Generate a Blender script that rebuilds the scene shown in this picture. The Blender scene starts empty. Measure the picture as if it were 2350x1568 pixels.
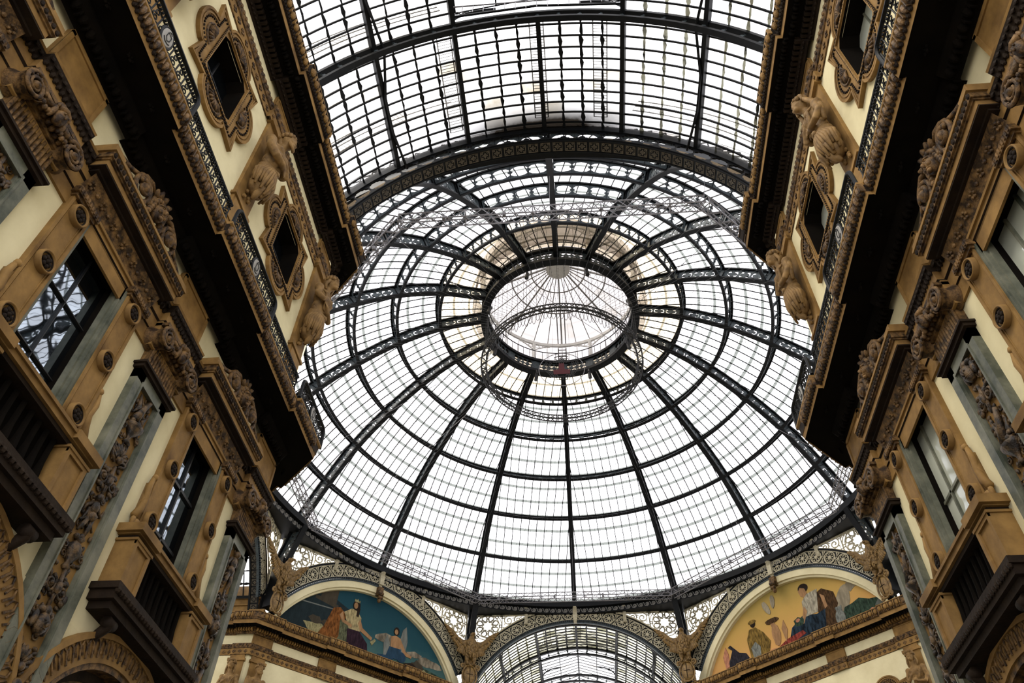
import bpy, math, random
from math import sin, cos, pi, radians, degrees, sqrt, atan2, hypot
from mathutils import Vector, Matrix, Euler
random.seed(7)
SC = bpy.context.scene
COL = SC.collection

# ------------------------------------------------------------------ camera
cam = bpy.data.cameras.new('camera')
camo = bpy.data.objects.new('camera', cam); COL.objects.link(camo)
cam.sensor_width = 36.0; cam.lens = 36.0 * 1809.5 / 2350.0
cam.clip_start = 0.1; cam.clip_end = 500
_a, _b, _c = radians(46.951), radians(1.651), radians(-6.101)
_f = Vector((sin(_c)*cos(_a), cos(_c)*cos(_a), sin(_a)))
_r = Vector((cos(_c), -sin(_c), 0)); _u = _r.cross(_f)
_r2 = _r*cos(_b) + _u*sin(_b); _u2 = -_r*sin(_b) + _u*cos(_b)
camo.matrix_world = Matrix(((_r2.x, _u2.x, -_f.x, 0.561), (_r2.y, _u2.y, -_f.y, -34.496),
                            (_r2.z, _u2.z, -_f.z, 1.6), (0, 0, 0, 1)))
SC.camera = camo

# ------------------------------------------------------------------ sky, sun, exposure
wd = bpy.data.worlds.new('overcast_sky'); SC.world = wd; wd.use_nodes = True
_n = wd.node_tree.nodes; _l = wd.node_tree.links
_bg = _n['Background']
_tc = _n.new('ShaderNodeTexCoord'); _sx = _n.new('ShaderNodeSeparateXYZ')
_l.new(_tc.outputs['Generated'], _sx.inputs[0])
_mr = _n.new('ShaderNodeMapRange'); _mr.inputs['From Min'].default_value = -0.8; _mr.inputs['From Max'].default_value = 0.8
_mr.inputs['To Min'].default_value = 1.4; _mr.inputs['To Max'].default_value = 1.45   # brighter cloud to the west
_l.new(_sx.outputs['X'], _mr.inputs['Value'])
_bg.inputs['Color'].default_value = (0.965, 0.96, 1.0, 1)
_l.new(_mr.outputs[0], _bg.inputs['Strength'])
sun = bpy.data.lights.new('sun', 'SUN'); sun.energy = 1.8; sun.angle = radians(30); sun.color = (1.0, 0.93, 0.80)
suno = bpy.data.objects.new('sun', sun); COL.objects.link(suno)
suno.rotation_euler = Vector((0.72, 0.30, -0.85)).to_track_quat('-Z', 'Y').to_euler()
SC.view_settings.view_transform = 'Standard'; SC.view_settings.look = 'None'
SC.view_settings.gamma = 1.0; SC.view_settings.use_curve_mapping = False
SC.view_settings.exposure = 1.2
SC.cycles.max_bounces = 7; SC.cycles.diffuse_bounces = 2; SC.cycles.transparent_max_bounces = 24
SC.cycles.glossy_bounces = 3

# ------------------------------------------------------------------ mesh builder
class MB:
    def __init__(s): s.v = []; s.f = []; s.m = []; s.uv = {}; s.mi = 0
    def add(s, vs, fs, mi=None):
        o = len(s.v); s.v.extend(vs); k = s.mi if mi is None else mi
        for f in fs: s.f.append([i+o for i in f]); s.m.append(k)
        return o
    def box(s, c, h, R=None, mi=None):
        vs = []
        for i in range(8):
            p = Vector(((h[0] if i & 1 else -h[0]), (h[1] if i & 2 else -h[1]), (h[2] if i & 4 else -h[2])))
            if R is not None: p = R @ p
            vs.append((c[0]+p.x, c[1]+p.y, c[2]+p.z))
        s.add(vs, [(0,2,3,1),(4,5,7,6),(0,1,5,4),(2,6,7,3),(0,4,6,2),(1,3,7,5)], mi)
    def bb(s, x0, x1, y0, y1, z0, z1, mi=None):
        s.box(((x0+x1)/2,(y0+y1)/2,(z0+z1)/2), (abs(x1-x0)/2,abs(y1-y0)/2,abs(z1-z0)/2), None, mi)
    def tube(s, pts, r, n=6, closed=False, mi=None, cap=True):
        P = [Vector(p) for p in pts]; N = len(P)
        if N < 2: return
        T = []
        for i in range(N):
            a = P[i-1] if (i > 0 or closed) else P[i]; b = P[(i+1) % N] if (i < N-1 or closed) else P[i]
            t = b-a; T.append(t.normalized() if t.length > 1e-9 else Vector((0,0,1)))
        u = T[0].orthogonal().normalized(); vs = []; fs = []
        for i in range(N):
            u = u - T[i]*u.dot(T[i])
            u = u.normalized() if u.length > 1e-6 else T[i].orthogonal().normalized()
            w = T[i].cross(u); rr = r[i] if isinstance(r, (list, tuple)) else r
            for k in range(n):
                a = 2*pi*k/n; q = P[i] + (u*cos(a)+w*sin(a))*rr; vs.append(q[:])
        M = N if closed else N-1
        for i in range(M):
            for k in range(n):
                a = i*n+k; b = i*n+(k+1) % n; c = ((i+1) % N)*n+(k+1) % n; d = ((i+1) % N)*n+k
                fs.append((a,b,c,d))
        if cap and not closed: fs.append(tuple(range(n-1,-1,-1))); fs.append(tuple((N-1)*n+k for k in range(n)))
        s.add(vs, fs, mi)
    def stroke(s, F, pts, w, t, closed=False, mi=None, n0=0.0):
        N = len(pts); vs = []; fs = []
        for i in range(N):
            a = pts[i-1] if (i > 0 or closed) else pts[i]; b = pts[(i+1) % N] if (i < N-1 or closed) else pts[i]
            dx, dy = b[0]-a[0], b[1]-a[1]; L = hypot(dx, dy) or 1.0
            nx, ny = -dy/L, dx/L; ww = (w[i] if isinstance(w, (list, tuple)) else w)/2
            for sg, tt in ((1,t),(-1,t),(-1,0),(1,0)):
                vs.append(tuple(F(pts[i][0]+nx*ww*sg, pts[i][1]+ny*ww*sg, n0+tt)))
        M = N if closed else N-1
        for i in range(M):
            j = (i+1) % N
            for k in range(4): fs.append((i*4+k, i*4+(k+1) % 4, j*4+(k+1) % 4, j*4+k))
        if not closed: fs.append((0,1,2,3)); fs.append((N*4-4,N*4-1,N*4-2,N*4-3))
        s.add(vs, fs, mi)
    def cell(s, F, u0, u1, v0, v1, hole, t, N=24, mi=None, n0=0.0):
        cu, cv = (u0+u1)/2, (v0+v1)/2; hu, hv = (u1-u0)/2, (v1-v0)/2
        ca = atan2(hv, hu); angs = sorted(set([2*pi*i/N for i in range(N)] + [ca, pi-ca, pi+ca, 2*pi-ca]))
        vs = []; n = len(angs)
        for a in angs:
            c, q = cos(a), sin(a)
            k = min(hu/abs(c) if abs(c) > 1e-9 else 1e9, hv/abs(q) if abs(q) > 1e-9 else 1e9)
            h = hole(a)
            hx, hy = (h*c, h*q) if not isinstance(h, tuple) else h
            for tt in (0, t):
                vs.append(tuple(F(cu+k*c, cv+k*q, n0+tt))); vs.append(tuple(F(cu+hx, cv+hy, n0+tt)))
        fs = []
        for i in range(n):
            j = (i+1) % n; a, b = i*4, j*4
            fs += [(a,b,b+1,a+1), (a+2,a+3,b+3,b+2), (a+1,b+1,b+3,a+3), (a,a+2,b+2,b)]
        s.add(vs, fs, mi)
    def plate(s, F, poly, t, mi=None, n0=0.0):
        N = len(poly); vs = [tuple(F(p[0],p[1],n0)) for p in poly] + [tuple(F(p[0],p[1],n0+t)) for p in poly]
        fs = [tuple(range(N)), tuple(range(2*N-1, N-1, -1))] + [(i,(i+1) % N,N+(i+1) % N,N+i) for i in range(N)]
        s.add(vs, fs, mi)
    def grid(s, F, us, vs_, mi=None, uvf=None):
        o = len(s.v); n = len(vs_)
        for u in us:
            for v in vs_:
                if uvf: s.uv[len(s.v)] = uvf(u, v)
                s.v.append(tuple(F(u, v)))
        for i in range(len(us)-1):
            for j in range(n-1):
                s.f.append([o+i*n+j, o+(i+1)*n+j, o+(i+1)*n+j+1, o+i*n+j+1]); s.m.append((mi(us[i], vs_[j]) if callable(mi) else (s.mi if mi is None else mi)))
    def blob(s, c, r, R=None, nu=8, nv=6, mi=None):
        vs = []; fs = []
        if not isinstance(r, (tuple, list)): r = (r, r, r)
        for j in range(nv+1):
            th = pi*j/nv
            for i in range(nu):
                ph = 2*pi*i/nu; p = Vector((r[0]*sin(th)*cos(ph), r[1]*sin(th)*sin(ph), r[2]*cos(th)))
                if R is not None: p = R @ p
                vs.append((c[0]+p.x, c[1]+p.y, c[2]+p.z))
        for j in range(nv):
            for i in range(nu):
                fs.append((j*nu+i, j*nu+(i+1) % nu, (j+1)*nu+(i+1) % nu, (j+1)*nu+i))
        s.add(vs, fs, mi)
    def lathe(s, prof, n=24, M=None, mi=None, a0=0.0, a1=2*pi):
        full = abs(a1-a0-2*pi) < 1e-6; K = n if full else n+1; vs = []; fs = []
        for (r, z) in prof:
            for i in range(K):
                a = a0+(a1-a0)*i/n; p = Vector((r*cos(a), r*sin(a), z))
                if M is not None: p = M @ p
                vs.append(p[:])
        for j in range(len(prof)-1):
            for i in range(n):
                fs.append((j*K+i, j*K+(i+1) % K, (j+1)*K+(i+1) % K, (j+1)*K+i))
        s.add(vs, fs, mi)
    def sweep(s, path, prof, closed=False, mis=None, cap=True):
        """path: plan points; inward (into the nave) lies to the RIGHT of travel; prof: (d inward, z)"""
        N = len(path); vs = []; fs = []; ms = []; K = len(prof)
        for i in range(N):
            if len(path[i]) == 4:
                for (d, z) in prof: vs.append((path[i][0]+path[i][2]*d, path[i][1]+path[i][3]*d, z))
                continue
            p = Vector(path[i]); dirs = []
            if i > 0 or closed: dirs.append((p-Vector(path[i-1])).normalized())
            if i < N-1 or closed: dirs.append((Vector(path[(i+1) % N])-p).normalized())
            ns = [Vector((d.y, -d.x)) for d in dirs]; m = sum(ns, Vector((0,0)))
            if m.length < 1e-6: m = ns[0].copy()
            m.normalize(); k = 1.0/max(0.3, m.dot(ns[0]))
            for (d, z) in prof: vs.append((p.x+m.x*d*k, p.y+m.y*d*k, z))
        for i in range(N if closed else N-1):
            j = (i+1) % N
            for q in range(K-1): fs.append((i*K+q, i*K+q+1, j*K+q+1, j*K+q)); ms.append(mis[q] if mis else s.mi)
        o = len(s.v); s.v.extend(vs)
        for f, m in zip(fs, ms): s.f.append([a+o for a in f]); s.m.append(m)
        if cap and not closed:
            s.f.append([o+q for q in range(K)]); s.m.append(s.mi); s.f.append([o+(N-1)*K+q for q in range(K-1,-1,-1)]); s.m.append(s.mi)
    def merge(s, o, M=None, mi=None):
        k = len(s.v); s.v.extend([(M @ Vector(p))[:] for p in o.v] if M is not None else o.v)
        for f, m in zip(o.f, o.m): s.f.append([a+k for a in f]); s.m.append(m if mi is None else mi)

def obj(name, mb, mats, parent=None, smooth=False, **tags):
    me = bpy.data.meshes.new(name); me.from_pydata(mb.v, [], mb.f)
    for m in (mats if isinstance(mats, (list, tuple)) else [mats]): me.materials.append(m)
    if len(me.materials) > 1: me.polygons.foreach_set('material_index', mb.m)
    if smooth: me.polygons.foreach_set('use_smooth', [True]*len(me.polygons))
    if mb.uv:
        uv = me.uv_layers.new(name='UVMap'); d = []
        for l in me.loops: d.extend(mb.uv.get(l.vertex_index, (0,0)))
        uv.data.foreach_set('uv', d)
    me.update()
    o = bpy.data.objects.new(name, me); COL.objects.link(o)
    if parent: o.parent = parent
    for k, v in tags.items(): o[k] = v
    return o
def tag(o, label=None, cat=None, group=None, kind=None):
    if label: o['label'] = label
    if cat: o['category'] = cat
    if group: o['group'] = group
    if kind: o['kind'] = kind
    return o
def thing(name, label, cat, group=None, loc=(0,0,0), kind=None):
    o = bpy.data.objects.new(name, None); COL.objects.link(o); o.location = loc; o.empty_display_size = 0.2
    return tag(o, label, cat, group, kind)
KIDS = {}
def kids_of(o): return [c for c in bpy.data.objects if c.parent == o]
def copy_tree(o, label=None, group=None, M=None, name=None):
    c = o.copy(); COL.objects.link(c)
    if name: c.name = name
    if label: c['label'] = label
    if group: c['group'] = group
    if M is not None: c.matrix_world = M
    for k in kids_of(o):
        d = k.copy(); COL.objects.link(d); d.parent = c
        for g in kids_of(k):
            e = g.copy(); COL.objects.link(e); e.parent = d
    return c
# faces of the building: local X along the wall, local Y outward (into the wall), Z up
FACES = {'L': (180, 7.6), 'R': (0, 7.6), 'NW': (135, 18.4), 'NE': (45, 18.4), 'N': (90, 18.4), 'W': (180, 18.4), 'E': (0, 18.4), 'S': (-90, 18.4), 'SW': (-135, 18.4), 'SE': (-45, 18.4)}
def fm(face, t, z, d=0.0, mirror=False):
    a, c = FACES[face]; a = radians(a); o = Vector((cos(a), sin(a), 0)); x = Vector((sin(a), -cos(a), 0))
    p = o*(c-d) + x*t + Vector((0,0,z)); k = -1 if mirror else 1
    return Matrix(((x.x*k, o.x, 0, p.x), (x.y*k, o.y, 0, p.y), (0, 0, 1, p.z), (0,0,0,1)))
def at_y(side, y): return y if side == 'L' else -y     # wall coordinate t of a world y on the two arm walls
def XZ(u, v, n): return (u, -n, v)                     # flat local mapping, n out of the wall towards the viewer
def circ(cx, cy, r, n=24, a0=0.0, a1=2*pi):
    full = abs(a1-a0-2*pi) < 1e-6
    return [(cx+r*cos(a0+(a1-a0)*i/n), cy+r*sin(a0+(a1-a0)*i/n)) for i in range(n if full else n+1)]
def spiral(cx, cy, r0, r1, turns, a0, n=28, sg=1):
    return [(cx+(r0+(r1-r0)*i/n)*cos(a0+sg*2*pi*turns*i/n), cy+(r0+(r1-r0)*i/n)*sin(a0+sg*2*pi*turns*i/n)) for i in range(n+1)]
def rotz(a): return Matrix.Rotation(a, 4, 'Z')

# ------------------------------------------------------------------ materials
def mat(name, col, rough=0.7, spec=0.3, var=0.25, scale=3.0, bump=0.0, metal=0.0, col2=None, bscale=None, lo=0.35, hi=0.7):
    m = bpy.data.materials.new(name); m.use_nodes = True; n = m.node_tree.nodes; l = m.node_tree.links
    b = n['Principled BSDF']; b.inputs['Roughness'].default_value = rough; b.inputs['Specular IOR Level'].default_value = spec
    b.inputs['Metallic'].default_value = metal
    tc = n.new('ShaderNodeTexCoord'); nz = n.new('ShaderNodeTexNoise'); nz.inputs['Scale'].default_value = scale
    nz.inputs['Detail'].default_value = 6; nz.inputs['Roughness'].default_value = 0.62
    l.new(tc.outputs['Object'], nz.inputs['Vector'])
    mr = n.new('ShaderNodeMapRange'); mr.inputs['From Min'].default_value = lo; mr.inputs['From Max'].default_value = hi
    l.new(nz.outputs['Fac'], mr.inputs['Value'])
    mx = n.new('ShaderNodeMix'); mx.data_type = 'RGBA'
    c2 = col2 or tuple(c*(1-var) for c in col)
    mx.inputs['A'].default_value = (*col, 1); mx.inputs['B'].default_value = (*c2, 1)
    l.new(mr.outputs[0], mx.inputs['Factor']); l.new(mx.outputs['Result'], b.inputs['Base Color'])
    if bump:
        bp = n.new('ShaderNodeBump'); bp.inputs['Strength'].default_value = bump; bp.inputs['Distance'].default_value = 0.03
        nb = n.new('ShaderNodeTexNoise'); nb.inputs['Scale'].default_value = bscale or scale*6; nb.inputs['Detail'].default_value = 5
        l.new(tc.outputs['Object'], nb.inputs['Vector']); l.new(nb.outputs['Fac'], bp.inputs['Height']); l.new(bp.outputs[0], b.inputs['Normal'])
    return m
def glassmat(name, clear, dirt, amount, scale, seam=0.0, seamcol=(0.45,0.47,0.45), vseam=0.13, soot=None, body=0.03):
    """pane glass: lets daylight through, dirt and lapped pane joints drawn from the pane's own UV"""
    m = bpy.data.materials.new(name); m.use_nodes = True; n = m.node_tree.nodes; l = m.node_tree.links
    n.remove(n['Principled BSDF']); out = n['Material Output']
    uv = n.new('ShaderNodeUVMap'); sp = n.new('ShaderNodeSeparateXYZ'); l.new(uv.outputs[0], sp.inputs[0])
    def math(op, a, b=None):
        k = n.new('ShaderNodeMath'); k.operation = op
        for i, x in enumerate((a, b)):
            if x is None: continue
            if isinstance(x, (int, float)): k.inputs[i].default_value = x
            else: l.new(x, k.inputs[i])
        return k.outputs[0]
    def mixc(f, A, B):
        k = n.new('ShaderNodeMix'); k.data_type = 'RGBA'
        for nm, x in (('Factor', f), ('A', A), ('B', B)):
            if isinstance(x, tuple): k.inputs[nm].default_value = (*x, 1)
            elif isinstance(x, (int, float)): k.inputs[nm].default_value = x
            else: l.new(x, k.inputs[nm])
        return k.outputs['Result']
    tc = n.new('ShaderNodeTexCoord'); nz = n.new('ShaderNodeTexNoise'); nz.inputs['Scale'].default_value = scale; nz.inputs['Detail'].default_value = 7
    nz.inputs['Roughness'].default_value = 0.65; l.new(tc.outputs['Object'], nz.inputs['Vector'])
    mr = n.new('ShaderNodeMapRange'); mr.inputs['From Min'].default_value = 0.48; mr.inputs['From Max'].default_value = 0.78; l.new(nz.outputs['Fac'], mr.inputs['Value'])
    cb = n.new('ShaderNodeCombineXYZ'); l.new(math('FLOOR', sp.outputs[0]), cb.inputs[0]); l.new(math('FLOOR', sp.outputs[1]), cb.inputs[1])
    wn = n.new('ShaderNodeTexWhiteNoise'); wn.noise_dimensions = '3D'; l.new(cb.outputs[0], wn.inputs['Vector'])
    pane = math('MULTIPLY', math('POWER', wn.outputs['Value'], 3.0), amount)
    fac = math('MINIMUM', math('ADD', math('MULTIPLY', mr.outputs[0], amount), pane), 1.0)
    c = mixc(fac, clear, dirt)
    if seam > 0:
        fr = math('FRACT', sp.outputs[1])
        wob = math('MULTIPLY', math('SUBTRACT', nz.outputs['Fac'], 0.5), 0.10)
        c = mixc(math('MULTIPLY', math('LESS_THAN', math('ADD', fr, wob), vseam), seam), c, seamcol)
    if soot is not None:
        # a soot stain on the panes next to the end arch, centred on the crown (uv 0,0)
        d = math('SQRT', math('ADD', math('POWER', math('MULTIPLY', sp.outputs[0], soot[0]), 2.0), math('POWER', math('MULTIPLY', sp.outputs[1], soot[1]), 2.0)))
        sr = n.new('ShaderNodeMapRange'); sr.inputs['From Min'].default_value = 0.5; sr.inputs['From Max'].default_value = 1.6; sr.inputs['To Min'].default_value = 1; sr.inputs['To Max'].default_value = 0
        l.new(math('ADD', d, math('MULTIPLY', math('SUBTRACT', nz.outputs['Fac'], 0.5), 0.9)), sr.inputs['Value'])
        c = mixc(sr.outputs[0], c, soot[2])
    tr = n.new('ShaderNodeBsdfTransparent'); l.new(c, tr.inputs['Color'])
    tl = n.new('ShaderNodeBsdfTranslucent'); l.new(c, tl.inputs['Color'])
    mx = n.new('ShaderNodeMixShader'); mx.inputs[0].default_value = body
    l.new(tr.outputs[0], mx.inputs[1]); l.new(tl.outputs[0], mx.inputs[2]); l.new(mx.outputs[0], out.inputs['Surface'])
    return m
def mirrormat(name, col, gloss, tint, rough=0.02):
    m = bpy.data.materials.new(name); m.use_nodes = True; n = m.node_tree.nodes; l = m.node_tree.links
    n.remove(n['Principled BSDF']); d = n.new('ShaderNodeBsdfDiffuse'); g = n.new('ShaderNodeBsdfGlossy'); x = n.new('ShaderNodeMixShader')
    tc = n.new('ShaderNodeTexCoord'); nz = n.new('ShaderNodeTexNoise'); nz.inputs['Scale'].default_value = 1.3; l.new(tc.outputs['Object'], nz.inputs['Vector'])
    bp = n.new('ShaderNodeBump'); bp.inputs['Strength'].default_value = 0.06; bp.inputs['Distance'].default_value = 0.05; l.new(nz.outputs['Fac'], bp.inputs['Height']); l.new(bp.outputs[0], g.inputs['Normal'])
    d.inputs['Color'].default_value = (*col, 1); g.inputs['Color'].default_value = (*tint, 1); g.inputs['Roughness'].default_value = rough
    x.inputs[0].default_value = gloss; l.new(d.outputs[0], x.inputs[1]); l.new(g.outputs[0], x.inputs[2]); l.new(x.outputs[0], n['Material Output'].inputs['Surface'])
    return m
PLASTER = mat('cream_plaster', (0.71, 0.64, 0.41), 0.85, 0.1, scale=0.7, col2=(0.57, 0.50, 0.30))
STONE = mat('tan_stone', (0.27, 0.155, 0.047), 0.7, 0.2, scale=1.6, bump=0.15, col2=(0.115, 0.062, 0.018))
CARVED = mat('carved_stone', (0.20, 0.110, 0.036), 0.6, 0.25, scale=7, bump=0.4, col2=(0.020, 0.010, 0.004), lo=0.33, hi=0.60)  # near-black noise patches stand in for shadowed crevices of the carving
DARKST = mat('dark_stone', (0.020, 0.012, 0.006), 0.8, 0.15, scale=2.5, bump=0.3, col2=(0.007, 0.004, 0.0025))  # near-black brown for slabs, corbels and moulding grounds
SOFFIT = mat('shade_dark_soffit', (0.006, 0.0045, 0.003), 0.9, 0.04, scale=2, col2=(0.003, 0.0025, 0.002))  # shade of beige soffits and reveals put into the colour; parapet reuses it
MARBLE = mat('grey_marble', (0.17, 0.168, 0.120), 0.5, 0.3, scale=1.6, col2=(0.045, 0.052, 0.037), bump=0.03, lo=0.35, hi=0.62)
RELIEF = mat('dark_relief_stone', (0.11, 0.064, 0.024), 0.5, 0.35, scale=8, bump=0.4, col2=(0.010, 0.006, 0.003), lo=0.38, hi=0.56)
IRON = mat('dark_iron', (0.0035, 0.0045, 0.006), 0.55, 0.18, scale=5, col2=(0.002, 0.0025, 0.003))
IRONB = mat('blue_grey_iron', (0.055, 0.073, 0.080), 0.5, 0.3, scale=6, bump=0.1, col2=(0.014, 0.019, 0.023))
CREAMI = mat('cream_painted_iron', (0.52, 0.47, 0.33), 0.55, 0.3, scale=6, col2=(0.34, 0.30, 0.20))
PANELI = mat('dull_bronze_panel', (0.12, 0.10, 0.07), 0.6, 0.3, scale=8, col2=(0.06, 0.05, 0.035))
PALE2 = mat('haze_pale_iron', (0.74, 0.73, 0.70), 0.6, 0.3, scale=5, col2=(0.62, 0.61, 0.57))  # sunlit haze on the lantern ironwork put into the pale colour
GILT = mat('ochre_gilt_stone', (0.26, 0.155, 0.045), 0.55, 0.4, scale=6, bump=0.3, col2=(0.06, 0.033, 0.011), lo=0.34, hi=0.70)
STATUE = mat('statue_stone', (0.25, 0.148, 0.052), 0.7, 0.25, scale=3.5, bump=0.3, col2=(0.07, 0.038, 0.014), lo=0.38, hi=0.75)
PALEI = mat('pale_grey_iron', (0.30, 0.29, 0.27), 0.6, 0.3, scale=5, col2=(0.22, 0.21, 0.19))
STEEL = mat('dull_steel', (0.20, 0.19, 0.20), 0.4, 0.5, scale=8, col2=(0.10, 0.10, 0.11), metal=0.3)
BLACK = mat('black_metal', (0.012, 0.012, 0.013), 0.5, 0.4, scale=8)
WIRE = mat('dark_cable', (0.03, 0.03, 0.03), 0.6, 0.2, scale=8)
REDC = mat('red_cloth', (0.07, 0.010, 0.014), 0.6, 0.3, scale=5)
DARKG = mirrormat('dark_window_glass', (0.004, 0.005, 0.006), 0.34, (0.62, 0.70, 0.78))
PALEG = mirrormat('milky_window_glass', (0.42, 0.44, 0.37), 0.16, (0.85, 0.88, 0.9), 0.05)
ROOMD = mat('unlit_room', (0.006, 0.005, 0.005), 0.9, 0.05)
GLASS_D = glassmat('dome_glass', (0.97, 0.965, 0.97), (0.26, 0.215, 0.19), 0.42, 0.4, seam=1.0, seamcol=(0.165, 0.175, 0.16), vseam=0.18)
GLASS_A = glassmat('amber_stained_glass', (0.37, 0.265, 0.135), (0.20, 0.125, 0.05), 0.6, 0.8, seam=0.8, seamcol=(0.09, 0.06, 0.025), vseam=0.10)
GLASS_B = glassmat('faintly_amber_glass', (0.80, 0.72, 0.56), (0.36, 0.28, 0.17), 0.6, 0.6, seam=0.9, seamcol=(0.20, 0.17, 0.11), vseam=0.14)
GLASS_F = glassmat('grimy_vault_glass', (0.62, 0.60, 0.48), (0.16, 0.155, 0.10), 0.8, 0.22, body=0.15)
GLASS_V = glassmat('vault_glass', (0.97, 0.965, 0.96), (0.30, 0.265, 0.20), 0.70, 0.28, soot=(0.20, 0.34, (0.010, 0.008, 0.006)))
GLASS_L = glassmat('lantern_glass', (0.40, 0.375, 0.37), (0.26, 0.235, 0.20), 0.5, 0.5, seam=0.5, seamcol=(0.27, 0.265, 0.25), body=0.04)
STAR_G = glassmat('spandrel_glass', (0.97, 0.94, 0.86), (0.85, 0.66, 0.36), 0.4, 1.2)
AMBERP = glassmat('tan_frosted_glass', (0.62, 0.49, 0.34), (0.5, 0.36, 0.22), 0.3, 1.0, body=0.4)
# ------------------------------------------------------------------ dome
RI = [(18.3,30.47),(16.82,32.86),(15.04,35.31),(12.92,37.31),(10.49,39.04),(7.87,40.24),(5.0,40.80)]
def cat_rom(P, t):
    n = len(P)-1; i = min(int(t), n-1); f = t-i
    g = lambda k: Vector(P[k]) if 0 <= k <= n else (2*Vector(P[0])-Vector(P[1]) if k < 0 else 2*Vector(P[n])-Vector(P[n-1]))
    a, b, c, d = g(i-1), g(i), g(i+1), g(i+2)
    return 0.5*((2*b)+(c-a)*f+(2*a-5*b+4*c-d)*f*f+(3*b-a-3*c+d)*f**3)
DEP = 0.85
def prof(t, v):
    """t: tier coordinate 0..6 up the dome, v: 0 inner chord .. 1 glass line"""
    p = cat_rom(RI, t); q = (cat_rom(RI, min(6, t+0.02))-cat_rom(RI, max(0, t-0.02))).normalized()
    nrm = Vector((q.y, -q.x))
    if nrm.x < 0 and t < 1: nrm = -nrm
    return p + nrm*DEP*v
def rib_map(u, v, n):
    p = prof(u, v); return (p.x, n, p.y)
dome = thing('glass_dome', 'great round iron and glass dome with dark ribs spreading from the lantern opening', 'dome', loc=(0,0,0))
# one rib (radial along +X), copied sixteen times
mb = MB(); TT = [i*0.125 for i in range(49)]
for v0, w in ((0.0, 0.17), (0.9, 0.15)):
    us = TT
    for a, b in zip(us[:-1], us[1:]):
        vs = [rib_map(x, v, y) for x in (a,b) for v in (v0, v0+0.10) for y in (-w, w)]
        mb.add(vs, [(0,1,5,4),(2,6,7,3),(0,4,6,2),(1,3,7,5)])
def quat_hole(r):
    return lambda a: r
LEN = [(cat_rom(RI, i+1)-cat_rom(RI, i)).length for i in range(6)]
mb.mi = 1
for i in range(6):
    pl = 0.34/LEN[i]; nce = 3; st = (1-2*pl)/nce
    mb.cell(rib_map, i, i+pl, 0.08, 0.92, lambda a: 0.0, 0.05, N=8, n0=-0.025)
    mb.cell(rib_map, i+1-pl, i+1, 0.08, 0.92, lambda a: 0.0, 0.05, N=8, n0=-0.025)
    for k in range(nce):
        u0 = i+pl+k*st; u1 = u0+st; cu = (u0+u1)/2
        hu = st*0.44
        mb.cell(rib_map, u0, u1, 0.08, 0.92, lambda a: (hu*cos(a), 0.37*sin(a)), 0.05, N=22, n0=-0.025)
        # four-petalled flower inside each roundel
        pet = []
        for q in range(32):
            a = 2*pi*q/32; rr = 0.42+0.42*abs(cos(2*a)); pet.append((cu+hu*rr*cos(a), 0.5+0.37*rr*sin(a)))
        mb.plate(rib_map, pet, 0.04, n0=-0.02)
        for sg in (-1, 1):
            mb.stroke(rib_map, [(cu, 0.5+sg*0.2), (cu, 0.5+sg*0.38)], hu*0.5, 0.04, n0=-0.02)
# stiffening plates at the ring joints and the raking foot below the base ring
mb.mi = 0
for i in range(1, 6):
    for u in (i-0.06, i+0.06):
        p0 = rib_map(u, 0.02, 0); p1 = rib_map(u, 0.98, 0)
        d = (Vector(p1)-Vector(p0)); 
        vs = []
        for p in (p0, p1):
            for y in (-0.13, 0.13): vs.append((p[0], y, p[2]))
        mb.add(vs, [(0,1,3,2)])
rib0 = obj('rib', mb, [IRON, IRONB], dome)
for k in range(16):
    r = rib0 if k == 0 else rib0.copy()
    if k: COL.objects.link(r); r.parent = dome
    r.rotation_euler = (0, 0, radians(22.5*k))
# ring girders with star-shaped openings
def star_hole(hu, hv):
    def h(a):
        c, q = cos(a), sin(a); k = min(hu/abs(c) if abs(c) > 1e-6 else 9, hv/abs(q) if abs(q) > 1e-6 else 9)
        am = a % (pi/2); 
        if abs(abs(q)-1) < 0.10: k *= 1.28
        if abs(abs(c)-1) < 0.04: k *= 1.12
        x, y = k*c, k*q
        if abs(x) > hu*0.82 and abs(y) > hv*0.75: x *= 0.86; y *= 0.86
        return (x, y)
    return h
for i in range(1, 6):
    mb = MB(); ncell = {1: 6, 2: 5, 3: 5, 4: 4, 5: 4}[i]
    rm = cat_rom(RI, i).x
    q = (cat_rom(RI, i+0.02)-cat_rom(RI, i-0.02)).normalized(); q3 = (q.x, q.y)
    def gm(u, v, n, i=i, q3=q3):
        p = prof(i, v); r = p.x+q3[0]*n; z = p.y+q3[1]*n
        # straight-sided between ribs is rounded: keep on the circle
        return (r*cos(u), r*sin(u), z)
    for b in range(16):
        a0 = radians(22.5*b)+0.16/rm; a1 = radians(22.5*(b+1))-0.16/rm
        st = (a1-a0)/ncell
        mb.mi = 1
        for k in range(ncell):
            mb.cell(gm, a0+k*st, a0+(k+1)*st, 0.06, 0.94, star_hole(st*0.36, 0.24), 0.04, N=32, n0=-0.02)
        mb.mi = 0
        ns = 10
        for v0, w in ((-0.02, 0.10), (0.92, 0.13)):
            for s in range(ns):
                x0 = a0+(a1-a0)*s/ns; x1 = a0+(a1-a0)*(s+1)/ns
                vs = [gm(x, v, y) for x in (x0, x1) for v in (v0, v0+0.09) for y in (-w, w)]
                mb.add(vs, [(0,1,5,4),(2,6,7,3),(0,4,6,2),(1,3,7,5)])
        for k in range(1, ncell):
            u = a0+k*st; vs = [gm(u, v, y) for v in (0.05, 0.95) for y in (-0.07, 0.07)]
            mb.add(vs, [(0,1,3,2)])
    obj('ring_girder', mb, [IRON, IRONB], dome)
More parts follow.
